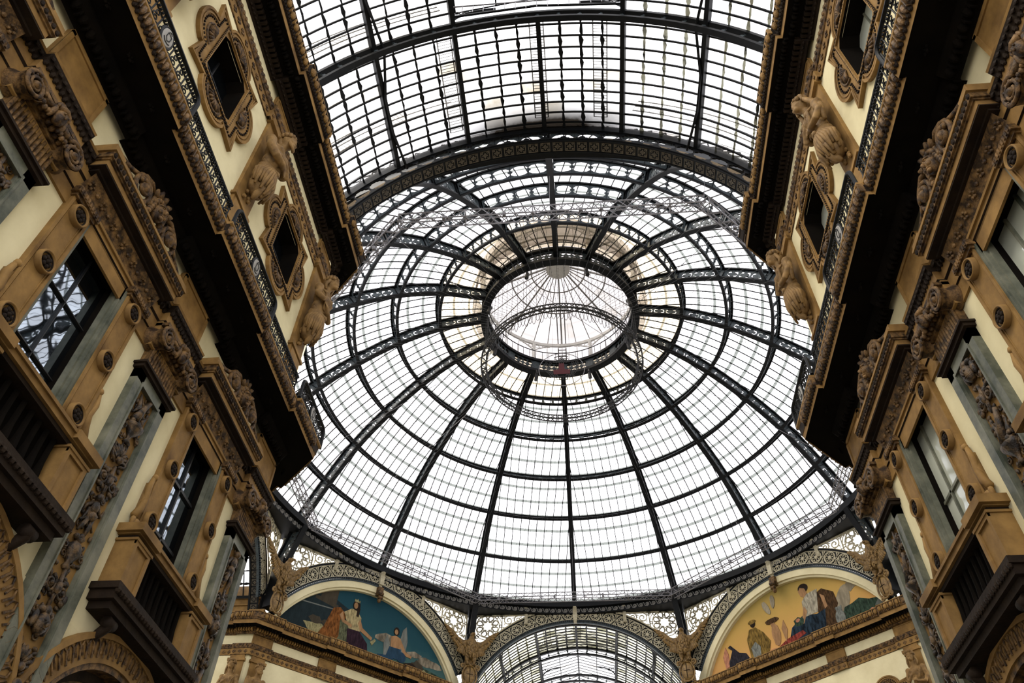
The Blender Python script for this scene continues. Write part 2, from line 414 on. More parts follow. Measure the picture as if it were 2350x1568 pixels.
# glazing bars and panes of one sixteenth, copied round
SP = 0.595
def glz(t, y, v=1.12):
    p = prof(t, v); r = max(p.x, abs(y)+0.01); return (sqrt(r*r-y*y), y, p.y)
bars = MB(); TB = [i*0.1 for i in range(-1, 61)]
half = sin(radians(11.25))
for k in range(-6, 7):
    y = k*SP; pts = []
    for t in TB:
        tt = max(0, t); r = prof(tt, 1.0).x
        if abs(y) < r*half+0.05:
            p = glz(tt, y, 1.0); pts.append(p if t >= 0 else (p[0]+0.0, y, p[2]-0.4))
    bars.tube(pts, 0.034, 4)
def panes(u, t):
    p = prof(max(t, 0), 1.10); a = u*radians(11.3); z = p.y - (0.55 if t < 0 else 0); return (p.x*cos(a), p.x*sin(a), z)
gl = MB()
def guv(u, t): p = prof(max(t, 0), 1.1); return (p.x*sin(u*radians(11.3))/SP+40, t*3)
gl.grid(panes, [i/6-1 for i in range(13)], [-0.01]+[i*0.1 for i in range(0, 61)], mi=lambda u, t: 1 if t >= 4.99 else 0, uvf=guv)
b0 = obj('glazing_bars', bars, IRON, dome); g0 = obj('glass_panes', gl, [GLASS_D, GLASS_A], dome)
for k in range(16):
    for s in (b0, g0):
        r = s if k == 0 else s.copy()
        if k: COL.objects.link(r); r.parent = dome
        r.rotation_euler = (0, 0, radians(22.5*k+11.25))
        if s is g0 and not 8 <= k <= 15:
            r.material_slots[1].link = 'OBJECT'; r.material_slots[1].material = GLASS_B  # far panes set paler: viewing-angle brightness put into the colour over real staining

# ------------------------------------------------------------------ lantern above the dome
lan = thing('roof_lantern', 'pale glazed lantern over the round eye of the dome', 'lantern', loc=(0,0,0))
RD = 4.95
def drum_map(u, v, n): return ((RD+n)*cos(u), (RD+n)*sin(u), v)
mb = MB(); mb.mi = 1
for b in range(16):
    a0 = radians(22.5*b)+0.05; a1 = radians(22.5*(b+1))-0.05; st = (a1-a0)/4
    for k in range(4):
        for j in range(2):
            z0 = 40.55+j*0.46
            mb.cell(drum_map, a0+k*st, a0+(k+1)*st, z0, z0+0.46, lambda a: (st*0.44*cos(a), 0.20*sin(a)), 0.04, N=14)
    for k in (1, 3):
        mb.plate(drum_map, [(a0+k*st+0.028*cos(2*pi*q/10), 41.01+0.14*sin(2*pi*q/10)) for q in range(10)], 0.06, n0=-0.03)
    mb.plate(drum_map, [(a0-0.1, 40.5), (a0, 40.5), (a0, 41.5), (a0-0.1, 41.5)], 0.06, n0=-0.02)
mb.mi = 0
for z0, z1, w in ((40.33, 40.56, 0.22), (41.46, 41.66, 0.16)):
    mb.lathe([(RD-w, z0), (RD+0.25, z0), (RD+0.25, z1), (RD-w, z1), (RD-w, z0)], 64)
obj('drum', mb, [IRON, IRONB], lan)
mb = MB()
mb.tube([((RD-0.05)*cos(2*pi*i/64), (RD-0.05)*sin(2*pi*i/64), 42.5) for i in range(64)], 0.035, 6, closed=True)
for i in range(64):
    a = 2*pi*i/64; mb.tube([((RD-0.05)*cos(a), (RD-0.05)*sin(a), 41.6), ((RD-0.05)*cos(a), (RD-0.05)*sin(a), 42.5)], 0.02, 4)
obj('railing', mb, IRON, lan)
RL = 5.3; col = MB()
col.tube([(RL,0,41.6),(RL,0,42.2)], 0.16, 10); col.tube([(RL,0,42.2),(RL,0,42.9),(RL,0,43.6)], [0.11,0.10,0.13], 10)
for sg in (-1, 1):
    pts = [(RL*cos(sg*x), RL*sin(sg*x), 43.0+0.62*sin(min(1, x/0.27)*pi/2)**1.0) for x in [0.02+0.25*i/8 for i in range(9)]]
    col.tube(pts, 0.045, 5)
    for q in range(4):
        x = 0.05+0.05*q; z = 43.5-0.08*q*0; col.tube([(RL*cos(sg*(x+0.03*cos(2*pi*k/10))), RL*sin(sg*(x+0.03*cos(2*pi*k/10))), 43.42+0.06*q+0.13*sin(2*pi*k/10)) for k in range(10)], 0.022, 4, closed=True)
c0 = obj('column', col, PALE2, lan)
for k in range(8):
    c = c0 if k == 0 else c0.copy()
    if k: COL.objects.link(c); c.parent = lan
    c.rotation_euler = (0, 0, radians(22.5+45*k))
mb = MB()
mb.lathe([(RL-0.06, 43.6), (RL+0.06, 43.6), (RL+0.06, 43.85), (RL-0.06, 43.85), (RL-0.06, 43.6)], 64); obj('ring_plate', mb, PALE2, lan); mb = MB()
mb.tube([(RL*0.62*cos(2*pi*i/48), RL*0.62*sin(2*pi*i/48), 45.0) for i in range(48)], 0.05, 5, closed=True)
mb.tube([(RL*0.36*cos(2*pi*i/48), RL*0.36*sin(2*pi*i/48), 45.72) for i in range(48)], 0.05, 5, closed=True)
for i in range(32):
    a = 2*pi*i/32; mb.tube([((RL+0.1)*cos(a), (RL+0.1)*sin(a), 43.9), (RL*0.6*cos(a), RL*0.6*sin(a), 45.02), (0.7*cos(a), 0.7*sin(a), 46.25)], 0.035 if i % 4 else 0.07, 4)
    mb.tube([((RL+0.45)*cos(a), (RL+0.45)*sin(a), 41.4), ((RL+0.3)*cos(a), (RL+0.3)*sin(a), 43.9)], 0.025, 4)
obj('roof_frame', mb, PALEI, lan)  # distance haze on the roof bars put into their pale colour
mb = MB(); mb.lathe([(0.0, 46.25), (0.55, 46.22), (0.85, 46.1), (0.85, 46.0), (0.5, 46.05), (0.0, 46.05)], 32); obj('crown_disc', mb, PALE2, lan)
mb = MB()
mb.grid(lambda u, v: (v*cos(u), v*sin(u), 43.95+(RL+0.1-v)*0.52), [2*pi*i/32 for i in range(33)], [0.6, 1.9, 3.2, 4.4, RL+0.15], uvf=lambda u, v: (u*32/2/pi, v))
mb.grid(lambda u, v: ((RL+0.5-0.05*(v-41.4))*cos(u), (RL+0.5-0.05*(v-41.4))*sin(u), v), [2*pi*i/64 for i in range(65)], [41.3, 42.2, 43.1, 44.0], uvf=lambda u, v: (u*10, v))
obj('roof_glass', mb, GLASS_L, lan)
# ladder seen through the back of the lantern
mb = MB()
for x in (-0.28, 0.28): mb.tube([(x, RL+0.75, 41.0), (x, RL+0.35, 44.2), (x, 3.0, 45.6)], 0.05, 4)
for i in range(12): mb.tube([(-0.28, RL+0.75-0.12*i*0.27, 41.0+i*0.27), (0.28, RL+0.75-0.12*i*0.27, 41.0+i*0.27)], 0.03, 4)
tag(obj('roof_ladder', mb, PALEI), 'pale ladder standing against the outside of the lantern glass', 'ladder')
# spot lamps round the eye
lp = MB()
lp.tube([(0,0,0.45),(0,0,0.2)], 0.05, 6); lp.box((0,0,0.12), (0.13,0.05,0.10))
lp.tube([(0,0,0.16),(0.06,0,-0.12),(0.12,0,-0.42)], [0.10,0.12,0.13], 10)
LN = ['behind the hoop, right of it', 'behind the hoop, left of it', 'at the left of the eye, low behind the ring truss', 'on the left rim of the eye', 'left one on the near rim of the eye', 'right one on the near rim of the eye', 'on the right rim of the eye', 'at the right of the eye, low behind the ring truss']
for k in range(8):
    root = thing('spot_lamp', 'black spot lamp hanging '+LN[(k+7) % 8] if False else 'black spot lamp '+['low on the right rim of the eye', 'right of the hoop under the drum', 'left of the hoop under the drum', 'low on the left rim of the eye', 'high on the left rim of the eye', 'left one on the near edge of the eye', 'right one on the near edge of the eye', 'high on the right rim of the eye'][k], 'lamp', 'spot lamps round the eye of the dome')
    a = radians(22.5+45*k); root.location = (4.75*cos(a), 4.75*sin(a), 39.95); root.rotation_euler = (0, 0, a)
    if k == 0: lbase = obj('lamp_head', lp, BLACK, root)
    else:
        o = lbase.copy(); COL.objects.link(o); o.parent = root
# ------------------------------------------------------------------ base ring of the dome
ring = thing('dome_base_ring', 'dark iron ring at the foot of the dome with a pale running-scroll frieze', 'ring beam')
mb = MB()
mb.lathe([(18.15,30.05),(18.75,30.05),(18.75,30.47),(18.15,30.47),(18.15,30.05)], 160)
mb.lathe([(18.35,29.62),(18.9,29.62),(18.9,30.05),(18.42,30.05),(18.42,29.70),(18.35,29.66),(18.35,29.62)], 160)
obj('ring_beam', mb, IRON, ring)
mb = MB()
def oct_r(a): 
    m = (degrees(a)+22.5) % 45-22.5; return 18.55/cos(radians(m))
mb.grid(lambda u, v: ((18.4 if v == 0 else oct_r(u)+0.1)*cos(u), (18.4 if v == 0 else oct_r(u)+0.1)*sin(u), 29.64), [radians(-22.5+225*i/100) for i in range(101)], [0, 1])
obj('soffit_plate', mb, IRON, ring)
mb = MB()
def fr_map(u, v, n): a = u/18.4; return ((18.41-n)*cos(a), (18.41-n)*sin(a), 29.70+v)
pitch = 2*pi*18.4/256
for k in range(256):
    u = k*pitch
    mb.stroke(fr_map, spiral(u+pitch*0.5, 0.17, 0.14, 0.025, 1.6, -pi/2, 16, -1), 0.042, 0.02)
    mb.stroke(fr_map, [(u+pitch*0.5, 0.03), (u+pitch*0.85, 0.06), (u+pitch*1.02, 0.28), (u+pitch*1.15, 0.32)], 0.04, 0.02)
obj('scroll_frieze', mb, PALEI, ring)
br = MB()
def brm(u, v, n): return (n-0.11, -u, v)
prof_b = [(0.0,28.9),(0.02,29.3),(0.10,29.7),(0.24,29.95),(0.30,30.02)]
br.stroke(brm, prof_b, 0.10, 0.22)
for x in (-0.045, 0.045): br.tube([(x, -p[0]-0.06, p[1]) for p in prof_b], 0.018, 4)
bo = obj('bracket', br, CREAMI, ring); first = True
for f in range(-1, 6):
    for t in (-3.5, 0.0, 3.5):
        a = radians(45*f); o = Vector((cos(a), sin(a), 0)); x = Vector((sin(a), -cos(a), 0))
        b = bo if first else bo.copy()
        if not first: COL.objects.link(b); b.parent = ring
        first = False
        p = o*(18.38 if t == 0 else 18.38)+x*t; b.location = p; b.rotation_euler = (0, 0, a-pi/2)
        if t != 0: b.location = p + o*(-0.0)
# ------------------------------------------------------------------ corner pillars and pierced spandrels of the octagon
CZ, RA, RB = 21.1, 8.03, 9.0
pl = MB()
def pil_map(u, v, n): return (19.05-0.36*max(0,(v-27.2))+u, n, v)   # local X radial
for u0 in (0.0, 0.95):
    for s in range(12):
        z0, z1 = 24.2+s*0.48, 24.2+(s+1)*0.48
        vs = [pil_map(u, z, y) for z in (z0,z1) for u in (u0-0.06,u0+0.06) for y in (-0.2,0.2)]
        pl.add(vs, [(0,1,5,4),(2,6,7,3),(0,4,6,2),(1,3,7,5)])
pl.mi = 1
for k in range(5):
    z0 = 26.9+k*0.58; pl.cell(pil_map, 0.06, 0.9, z0, z0+0.58, lambda a: (0.33*cos(a), 0.23*sin(a)), 0.05, 18, n0=-0.025)
    pl.plate(pil_map, [(0.48+0.2*(0.4+0.6*abs(cos(2*a)))*cos(a)*1.3, z0+0.29+0.2*(0.4+0.6*abs(cos(2*a)))*sin(a)) for a in [2*pi*i/20 for i in range(20)]], 0.04, n0=-0.02)
pl.mi = 0
pl.box((19.3,0,26.2), (0.35,0.3,1.6))
pname = {157.5: 'at the left edge, beside the nearest white lattice', 112.5: 'left of the far glass vault, behind the spread eagle', 67.5: 'right of the far glass vault, behind the spread eagle', 22.5: 'at the far right, leaning behind the carved capital'}
p0 = None
for a in (157.5, 112.5, 67.5, 22.5, -22.5, 202.5):
    lab = 'dark raking iron pillar carrying the dome ring, '+pname.get(a, 'hidden behind the near cornice')
    if p0 is None:
        p0 = obj('iron_pillar', pl, [IRON, IRONB]); p0['label'] = lab; p0['category'] = 'pillar'; p0['group'] = 'raking pillars under the dome ring'; p = p0
    elif a in pname:
        p = copy_tree(p0, lab)
    else: continue
    p.rotation_euler = (0, 0, radians(a))
# spandrel grille (left half of a face; local x -7.4..0)
def in_sp(x, z):  # clear of the arch band and under the ring
    return hypot(x, z-CZ) > RB-0.02 and z < 29.66 and x > -7.45
sp = MB()
def ss(pts, w, closed=False, t=0.05):
    run = []
    P = pts + ([pts[0]] if closed else [])
    for p in P:
        if in_sp(p[0], p[1]): run.append(p)
        else:
            if len(run) > 1: sp.stroke(XZ, run, [x*1.25 for x in w][:len(run)] if isinstance(w, list) else w*1.25, t)
            run = []
    if len(run) > 1: sp.stroke(XZ, run, [x*1.25 for x in w][:len(run)] if isinstance(w, list) else w*1.25, t)
cx, cz = -6.25, 28.8
# rose: eight-pointed star, eight round lobes with pointed feet, small quatrefoils between
def star(cx, cz, r1, r2, k=8, ph=0.0): return [(cx+(r1 if i % 2 == 0 else r2)*cos(ph+pi*i/k), cz+(r1 if i % 2 == 0 else r2)*sin(ph+pi*i/k)) for i in range(2*k)]
ss(star(cx, cz, 0.40, 0.30), 0.05, True)
for k in range(8):
    a = 2*pi*k/8+pi/8; c, q = cos(a), sin(a)
    lobe = []
    for i in range(15):
        b = -0.72*pi+1.44*pi*i/14; lobe.append((0.62+0.165*cos(b), 0.185*sin(b)))
    lobe = [(0.36, 0.0)]+lobe
    ss([(cx+u*c-v*q, cz+u*q+v*c) for u, v in lobe], 0.055, True)
    a2 = a+pi/8; ss(circ(cx+0.47*cos(a2), cz+0.47*sin(a2), 0.06, 8), 0.03, True); ss(circ(cx+0.60*cos(a2), cz+0.60*sin(a2), 0.045, 8), 0.03, True)
    ss(circ(cx+0.93*cos(a2), cz+0.93*sin(a2), 0.09, 12), 0.045, True)
    ss([(cx+0.36*cos(a2-0.3), cz+0.36*sin(a2-0.3)), (cx+0.78*cos(a2-0.12), cz+0.78*sin(a2-0.12))], 0.03); ss([(cx+0.36*cos(a2+0.3), cz+0.36*sin(a2+0.3)), (cx+0.78*cos(a2+0.12), cz+0.78*sin(a2+0.12))], 0.03)
ss(circ(cx, cz, 0.84, 48), 0.05, True); ss(circ(cx, cz, 1.02, 48), 0.04, True)
random.seed(3)
for i in range(90):
    x = -7.4+7.0*random.random(); z = 25.2+4.5*random.random()
    if not in_sp(x, z) or hypot(x-cx, z-cz) < 1.0: continue
    r = 0.07+0.08*random.random()
    ss(circ(x, z, r, 10), 0.035, True)
    if r > 0.11: ss(circ(x, z, r*0.4, 8), 0.03, True)
# scrolled foliage beyond the rose
for sx, sz, r, s in ((-4.75,29.2,0.36,1),(-4.75,28.5,0.36,-1),(-4.1,29.25,0.28,1),(-3.6,29.3,0.26,-1),(-3.0,29.4,0.2,1),(-4.2,28.6,0.22,1),(-7.0,27.4,0.32,1),(-7.1,26.6,0.3,-1),(-6.3,27.2,0.30,-1),(-2.4,29.45,0.16,1),(-1.9,29.5,0.12,-1)):
    ss(spiral(sx, sz, r, 0.05, 1.5, pi/2, 26, s), 0.055)
    for q in range(5):
        a = 2*pi*q/5; ss([(sx+r*cos(a), sz+r*sin(a)), (sx+(r+0.14)*cos(a+0.35), sz+(r+0.14)*sin(a+0.35))], [0.06, 0.015])
for k in range(5):
    z = 28.9; a = 2*pi*k/5; ss([(-4.25+0.05*cos(a), z+0.05*sin(a)), (-4.25+0.3*cos(a), z+0.3*sin(a))], [0.07, 0.02])
for x in (-5.22, -3.35): ss([(x, 25+i*0.1) for i in range(48)], 0.05)
ss([(-7.42, 25+i*0.1) for i in range(48)], 0.08); ss([(-7.4+i*0.1, 29.60) for i in range(72)], 0.09)
arcp = [(-(RB+0.05)*sin(radians(a)), CZ+(RB+0.05)*cos(radians(a))) for a in [16+i*0.75 for i in range(56)]]
sp.stroke(XZ, [p for p in arcp if p[0] > -7.45 and p[1] < 29.65], 0.09, 0.06)
spg = MB()
gx = [-7.45+i*0.15 for i in range(50)]
for i in range(len(gx)-1):
    a, b = gx[i], gx[i+1]
    za = CZ+sqrt(max(0, RB*RB-a*a)); zb = CZ+sqrt(max(0, RB*RB-b*b))
    if za > 29.64: break
    o = len(spg.v)
    for p in ((a, 0.03, za), (b, 0.03, min(zb, 29.64)), (b, 0.03, 29.66), (a, 0.03, 29.66)):
        spg.uv[len(spg.v)] = (p[0]*1.3, p[2]*1.3); spg.v.append(p)
    spg.f.append([o,o+1,o+2,o+3]); spg.m.append(0)
spr = thing('spandrel_grille', '', 'lattice panel', 'pierced white spandrel lattices of the octagon')
obj('lattice', sp, CREAMI, spr); obj('backing_glass', spg, STAR_G, spr)
SPL = {('NW',0): 'leftmost white pierced lattice, between the left eagle and the dark mosaic arch', ('NW',1): 'pierced white lattice on the right shoulder of the dark blue mosaic arch',
       ('N',0): 'pierced white lattice on the left shoulder of the far glass vault', ('N',1): 'pierced white lattice on the right shoulder of the far glass vault',
       ('NE',0): 'pierced white lattice on the left shoulder of the golden mosaic arch', ('NE',1): 'rightmost white pierced lattice, above the right end of the golden mosaic arch',
       ('W',1): 'narrow strip of white pierced lattice left of the raking pillar, behind the capital', ('E',0): 'sliver of white pierced lattice behind the right-hand capital'}
first = True
for (f, m), lab in SPL.items():
    M = fm(f, 0, 0, 0.0, mirror=bool(m))
    if first: spr.matrix_world = M; spr['label'] = lab; first = False
    else: copy_tree(spr, lab, M=M)

# ------------------------------------------------------------------ the arches of the octagon: medallion band, soffit of square panels, openwork back
def band_map(u, v, n): a = u/8.5; return (v*sin(a), -n, CZ+v*cos(a))     # u along the arc (at r 8.5), v radius
A1 = radians(60)
def arch_parts(root, pierced):
    mb = MB(); mb.mi = 0
    N = 72
    for s in range(N):
        u0, u1 = -A1*8.5+2*A1*8.5*s/N, -A1*8.5+2*A1*8.5*(s+1)/N
        for (v0, v1, n0, n1) in ((RA, RB, -0.10, 0.0), (RA-0.04, RA+0.07, 0.0, 0.07), (RB-0.06, RB+0.05, 0.0, 0.09)):
            vs = [band_map(u, v, n) for u in (u0,u1) for v in (v0,v1) for n in (n0,n1)]
            mb.add(vs, [(1,3,7,5),(0,4,6,2),(0,1,5,4),(2,6,7,3)])
    obj('band_plate', mb, IRON, root)
    mb = MB(); pitch = 0.96
    for sg in (-1, 1):
        for k in range(9):
            u = sg*(0.5+pitch*k); c = [(u+p[0], 8.51+p[1]) for p in circ(0,0,0.36,26)]
            mb.stroke(band_map, c, 0.055, 0.05, True)
            for q in range(8):
                a = 2*pi*q/8; pet = []
                for i in range(8):
                    b = 2*pi*i/8; x, y = 0.205+0.115*cos(b), 0.075*sin(b); pet.append((u+x*cos(a)-y*sin(a), 8.51+x*sin(a)+y*cos(a)))
                mb.stroke(band_map, pet, 0.035, 0.04, True)
            mb.plate(band_map, [(u+p[0], 8.51+p[1]) for p in circ(0,0,0.085,10)], 0.05)
            w = u+sg*pitch/2
            for s2 in (-1, 1):
                mb.stroke(band_map, [(w-0.10, 8.51+s2*0.36), (w, 8.51+s2*0.12), (w+0.10, 8.51+s2*0.36)], 0.05, 0.04)
                mb.stroke(band_map, circ(w, 8.51+s2*0.33, 0.06, 8), 0.035, 0.04, True)
                mb.stroke(band_map, [(w-0.2, 8.51+s2*0.40), (w, 8.51+s2*0.42), (w+0.2, 8.51+s2*0.40)], 0.04, 0.04)
            mb.stroke(band_map, [(w-0.09, 8.51), (w, 8.60), (w+0.09, 8.51), (w, 8.42)], 0.05, 0.04, True)
    us = [-A1*8.5+2*A1*8.5*s/90 for s in range(91)]
    for v in (8.12, 8.91): mb.stroke(band_map, [(u, v) for u in us], 0.045, 0.05)
    obj('medallion_band', mb, CREAMI, root)
    mb = MB()
    for s in range(120):
        u = -A1*8.5+2*A1*8.5*(s+0.5)/120; mb.blob(band_map(u, RA-0.02, 0.06), 0.05, nu=5, nv=4)
    for s in range(N):
        u0, u1 = -A1*8.5+2*A1*8.5*s/N, -A1*8.5+2*A1*8.5*(s+1)/N
        vs = [band_map(u, v, n) for u in (u0,u1) for v in (RA-0.16,RA-0.05) for n in (-0.12,0.02)]
        mb.add(vs, [(1,3,7,5),(0,4,6,2),(0,1,5,4),(2,6,7,3)])
    obj('beaded_moulding', mb, IRONB, root)
    mb = MB(); mb.box((0,-0.14,CZ+8.52), (0.15,0.1,0.5))
    obj('keystone', mb, CREAMI, root)
    if pierced:
        soffit_parts(root)
def soffit_parts(root):
    if True:
        # soffit with square panels, and the tan openwork on the arm side
        AS = radians(66)
        def sof(u, v, n): a = u/RA; return ((RA-n)*sin(a), v, CZ+(RA-n)*cos(a))
        mb = MB(); N = 80
        for s in range(N):
            u0, u1 = -AS*RA+2*AS*RA*s/N, -AS*RA+2*AS*RA*(s+1)/N
            vs = [sof(u, v, n) for u in (u0,u1) for v in (0.0,0.56) for n in (-0.06,0.0)]
            mb.add(vs, [(1,3,7,5),(0,4,6,2),(0,1,5,4),(2,6,7,3)])
            for v0, v1, n1 in ((0.0, 0.05, 0.03), (0.50, 0.57, 0.05)):
                vs = [sof(u, v, n) for u in (u0,u1) for v in (v0,v1) for n in (0,n1)]
                mb.add(vs, [(1,3,7,5),(0,4,6,2),(0,1,5,4),(2,6,7,3)])
        obj('soffit', mb, IRON, root)
        mb = MB(); n = int(2*AS*RA/0.468); st = 2*AS*RA/n
        for k in range(n):
            c = -AS*RA+(k+0.5)*st; h = 0.175; cv = 0.275
            mb.stroke(sof, [(c-h,cv-h),(c+h,cv-h),(c+h,cv+h),(c-h,cv+h)], 0.03, 0.02, True)
            mb.stroke(sof, [(c+0.11*(0.6+0.4*cos(4*a))*cos(a), cv+0.11*(0.6+0.4*cos(4*a))*sin(a)) for a in [2*pi*i/16 for i in range(16)]], 0.03, 0.02, True)
            for sx in (-1,1):
                for sy in (-1,1): mb.stroke(sof, circ(c+sx*0.115, cv+sy*0.115, 0.035, 6), 0.025, 0.02, True)
        obj('square_panels', mb, PANELI, root)
        def back(u, v, n): a = u/8.5; return (v*sin(a), 0.56+n, CZ+v*cos(a))
        mb = MB(); n = 26; st = 2*AS*8.5/n; mb.mi = 0
        for k in range(n):
            c0 = -AS*8.5+k*st
            mb.cell(back, c0, c0+st, RA-0.02, RA+0.55, star_hole(st*0.42, 0.19), 0.06, 28)
        for s in range(72):
            u0, u1 = -AS*8.5+2*AS*8.5*s/72, -AS*8.5+2*AS*8.5*(s+1)/72
            vs = [back(u, v, n_) for u in (u0,u1) for v in (RA+0.5,RA+0.85) for n_ in (0,0.12)]
            mb.add(vs, [(1,3,7,5),(0,4,6,2),(0,1,5,4),(2,6,7,3)])
        mb.mi = 1
        mb.grid(lambda u, v: back(u, v, -0.25), [-AS*8.5+2*AS*8.5*s/72 for s in range(73)], [RA, RA+0.6])
        obj('openwork', mb, [IRON, AMBERP], root)
an = thing('octagon_arch', 'arch of pale medallions framing the far glass vault', 'arch', 'arches around the octagon'); arch_parts(an, True)
an.matrix_world = fm('N', 0, 0, -0.12)
s_ = thing('octagon_arch', 'near arch with a dark soffit of small square panels', 'arch', 'arches around the octagon'); soffit_parts(s_); s_.matrix_world = fm('S', 0, 0, -0.45)
for f, lab in (('W', 'arch seen edge-on at the far left, its jamb lined with small pale squares'), ('E', 'arch of the right arm, hidden behind the right-hand facade')):
    copy_tree(an, lab, M=fm(f, 0, 0, -0.12))

# ------------------------------------------------------------------ lunettes with painted pictures on the diagonal faces
def lunette(face, lab, labp, shapes, mats, name):
    root = thing('lunette_arch', lab, 'arch', 'arches around the octagon'); arch_parts(root, False); root.matrix_world = fm(face, 0, 0, -0.02)
    mb = MB(); N = 64; a1 = radians(69)
    for s in range(N):
        x0, x1 = -a1+2*a1*s/N, -a1+2*a1*(s+1)/N
        for (r0, r1, y0, y1) in ((7.45, 7.98, 0.02, 0.5), (7.32, 7.45, 0.16, 0.5)):
            vs = [(r*sin(x), y, CZ+r*cos(x)) for x in (x0,x1) for r in (r0,r1) for y in (y0,y1)]
            mb.add(vs, [(1,3,7,5),(0,4,6,2),(0,1,5,4),(2,6,7,3)])
    obj('stone_archivolt', mb, PLASTER, root)
    k = MB(); k.box((0.0,-0.1,28.62), (0.2,0.16,0.30)); k.tube([(-0.2,-0.24,28.45),(0.2,-0.24,28.45)], 0.14, 10); k.tube([(-0.16,-0.3,28.15),(0.16,-0.3,28.15)], 0.10, 10); k.blob((0,-0.2,28.0), (0.15,0.14,0.2))
    obj('scroll_keystone', k, CARVED, root)
    pic = thing('lunette_picture', labp, 'picture', 'painted lunettes'); pic.matrix_world = fm(face, 0, 0, -0.02)
    mb = MB(); mb.mi = 0
    out = [(7.40*sin(-a1+2*a1*i/48), CZ+7.40*cos(-a1+2*a1*i/48)) for i in range(49)]
    mb.plate(lambda u, v, n: (u, 0.40-n, v), out, 0.01)
    d = 0.012
    for mi, poly in shapes:
        mb.mi = mi; mb.plate(lambda u, v, n: (u, 0.388-n, v), poly, d); d += 0.0012
    obj('painted_panel', mb, mats, pic)
def artmat(name, col, var=0.2, scale=3):
    m = mat(name, col, 0.8, 0.1, var=min(0.85, var*1.5), scale=scale*0.5, lo=0.36, hi=0.62); n = m.node_tree.nodes; l = m.node_tree.links
    tc = [k for k in n if k.bl_idname == 'ShaderNodeTexCoord'][0]; mp = n.new('ShaderNodeMapping'); mp.inputs['Scale'].default_value = (3.2, 1, 1.0); mp.inputs['Rotation'].default_value = (0, 0.35, 0)
    l.new(tc.outputs['Object'], mp.inputs[0]); l.new(mp.outputs[0], [k for k in n if k.bl_idname == 'ShaderNodeTexNoise'][0].inputs['Vector'])
    return m
def skymat(name, stops, axis='Z', z0=23.5, z1=28.6):
    m = mat(name, stops[0][1], 0.8, 0.1); n = m.node_tree.nodes; l = m.node_tree.links
    tc = [k for k in n if k.bl_idname == 'ShaderNodeTexCoord'][0]; sx = n.new('ShaderNodeSeparateXYZ'); l.new(tc.outputs['Object'], sx.inputs[0])
    mr = n.new('ShaderNodeMapRange'); mr.inputs['From Min'].default_value = z0; mr.inputs['From Max'].default_value = z1
    nz = n.new('ShaderNodeTexNoise'); nz.inputs['Scale'].default_value = 0.9; nz.inputs['Detail'].default_value = 6; l.new(tc.outputs['Object'], nz.inputs['Vector'])
    ad = n.new('ShaderNodeMath'); ad.operation = 'MULTIPLY_ADD'; ad.inputs[1].default_value = 1.6; l.new(nz.outputs['Fac'], ad.inputs[0]); l.new(sx.outputs[2], ad.inputs[2])
    l.new(ad.outputs[0], mr.inputs['Value']); cr = n.new('ShaderNodeValToRGB'); l.new(mr.outputs[0], cr.inputs['Fac'])
    for i, (p, c) in enumerate(stops):
        e = cr.color_ramp.elements[i] if i < 2 else cr.color_ramp.elements.new(p)
        e.position = p; e.color = (*c, 1)
    l.new(cr.outputs[0], n['Principled BSDF'].inputs['Base Color'])
    return m
def blobpoly(cx, cy, rx, ry, n=16, jag=0.0, rot=0.0):
    return [(cx+(rx*cos(a)*cos(rot)-ry*sin(a)*sin(rot))*(1+jag*random.uniform(-1,1)), cy+(rx*cos(a)*sin(rot)+ry*sin(a)*cos(rot))*(1+jag*random.uniform(-1,1))) for a in [2*pi*i/n for i in range(n)]]
random.seed(11)
SKIN = artmat('painted_skin', (0.34, 0.19, 0.09)); HAIR = artmat('painted_dark_hair', (0.02, 0.013, 0.009))
teal = skymat('painted_teal_sky', [(0.0,(0.17,0.17,0.09)),(1.0,(0.009,0.040,0.058)),(0.22,(0.055,0.115,0.105)),(0.5,(0.015,0.058,0.072))], z0=24.2, z1=29.5)
LM = [teal, artmat('painted_dark_building', (0.015,0.025,0.028)), artmat('painted_column', (0.055,0.045,0.03)), artmat('painted_orange_cloak', (0.23,0.085,0.02), 0.5, 5), artmat('painted_cream_blouse', (0.42,0.34,0.17), 0.4, 5),
      artmat('painted_plum_skirt', (0.030,0.014,0.022), 0.4, 5), artmat('painted_green_drape', (0.13,0.14,0.075), 0.5, 6), SKIN, HAIR, artmat('painted_cloud', (0.33,0.28,0.20), 0.5, 2), artmat('painted_blue', (0.02,0.05,0.085)), artmat('painted_grey_wing', (0.16,0.17,0.15)), artmat('painted_green_sea', (0.06,0.10,0.065), 0.5, 3), artmat('painted_straw', (0.33,0.29,0.14),0.4,6)]
B = lambda *p: list(p)
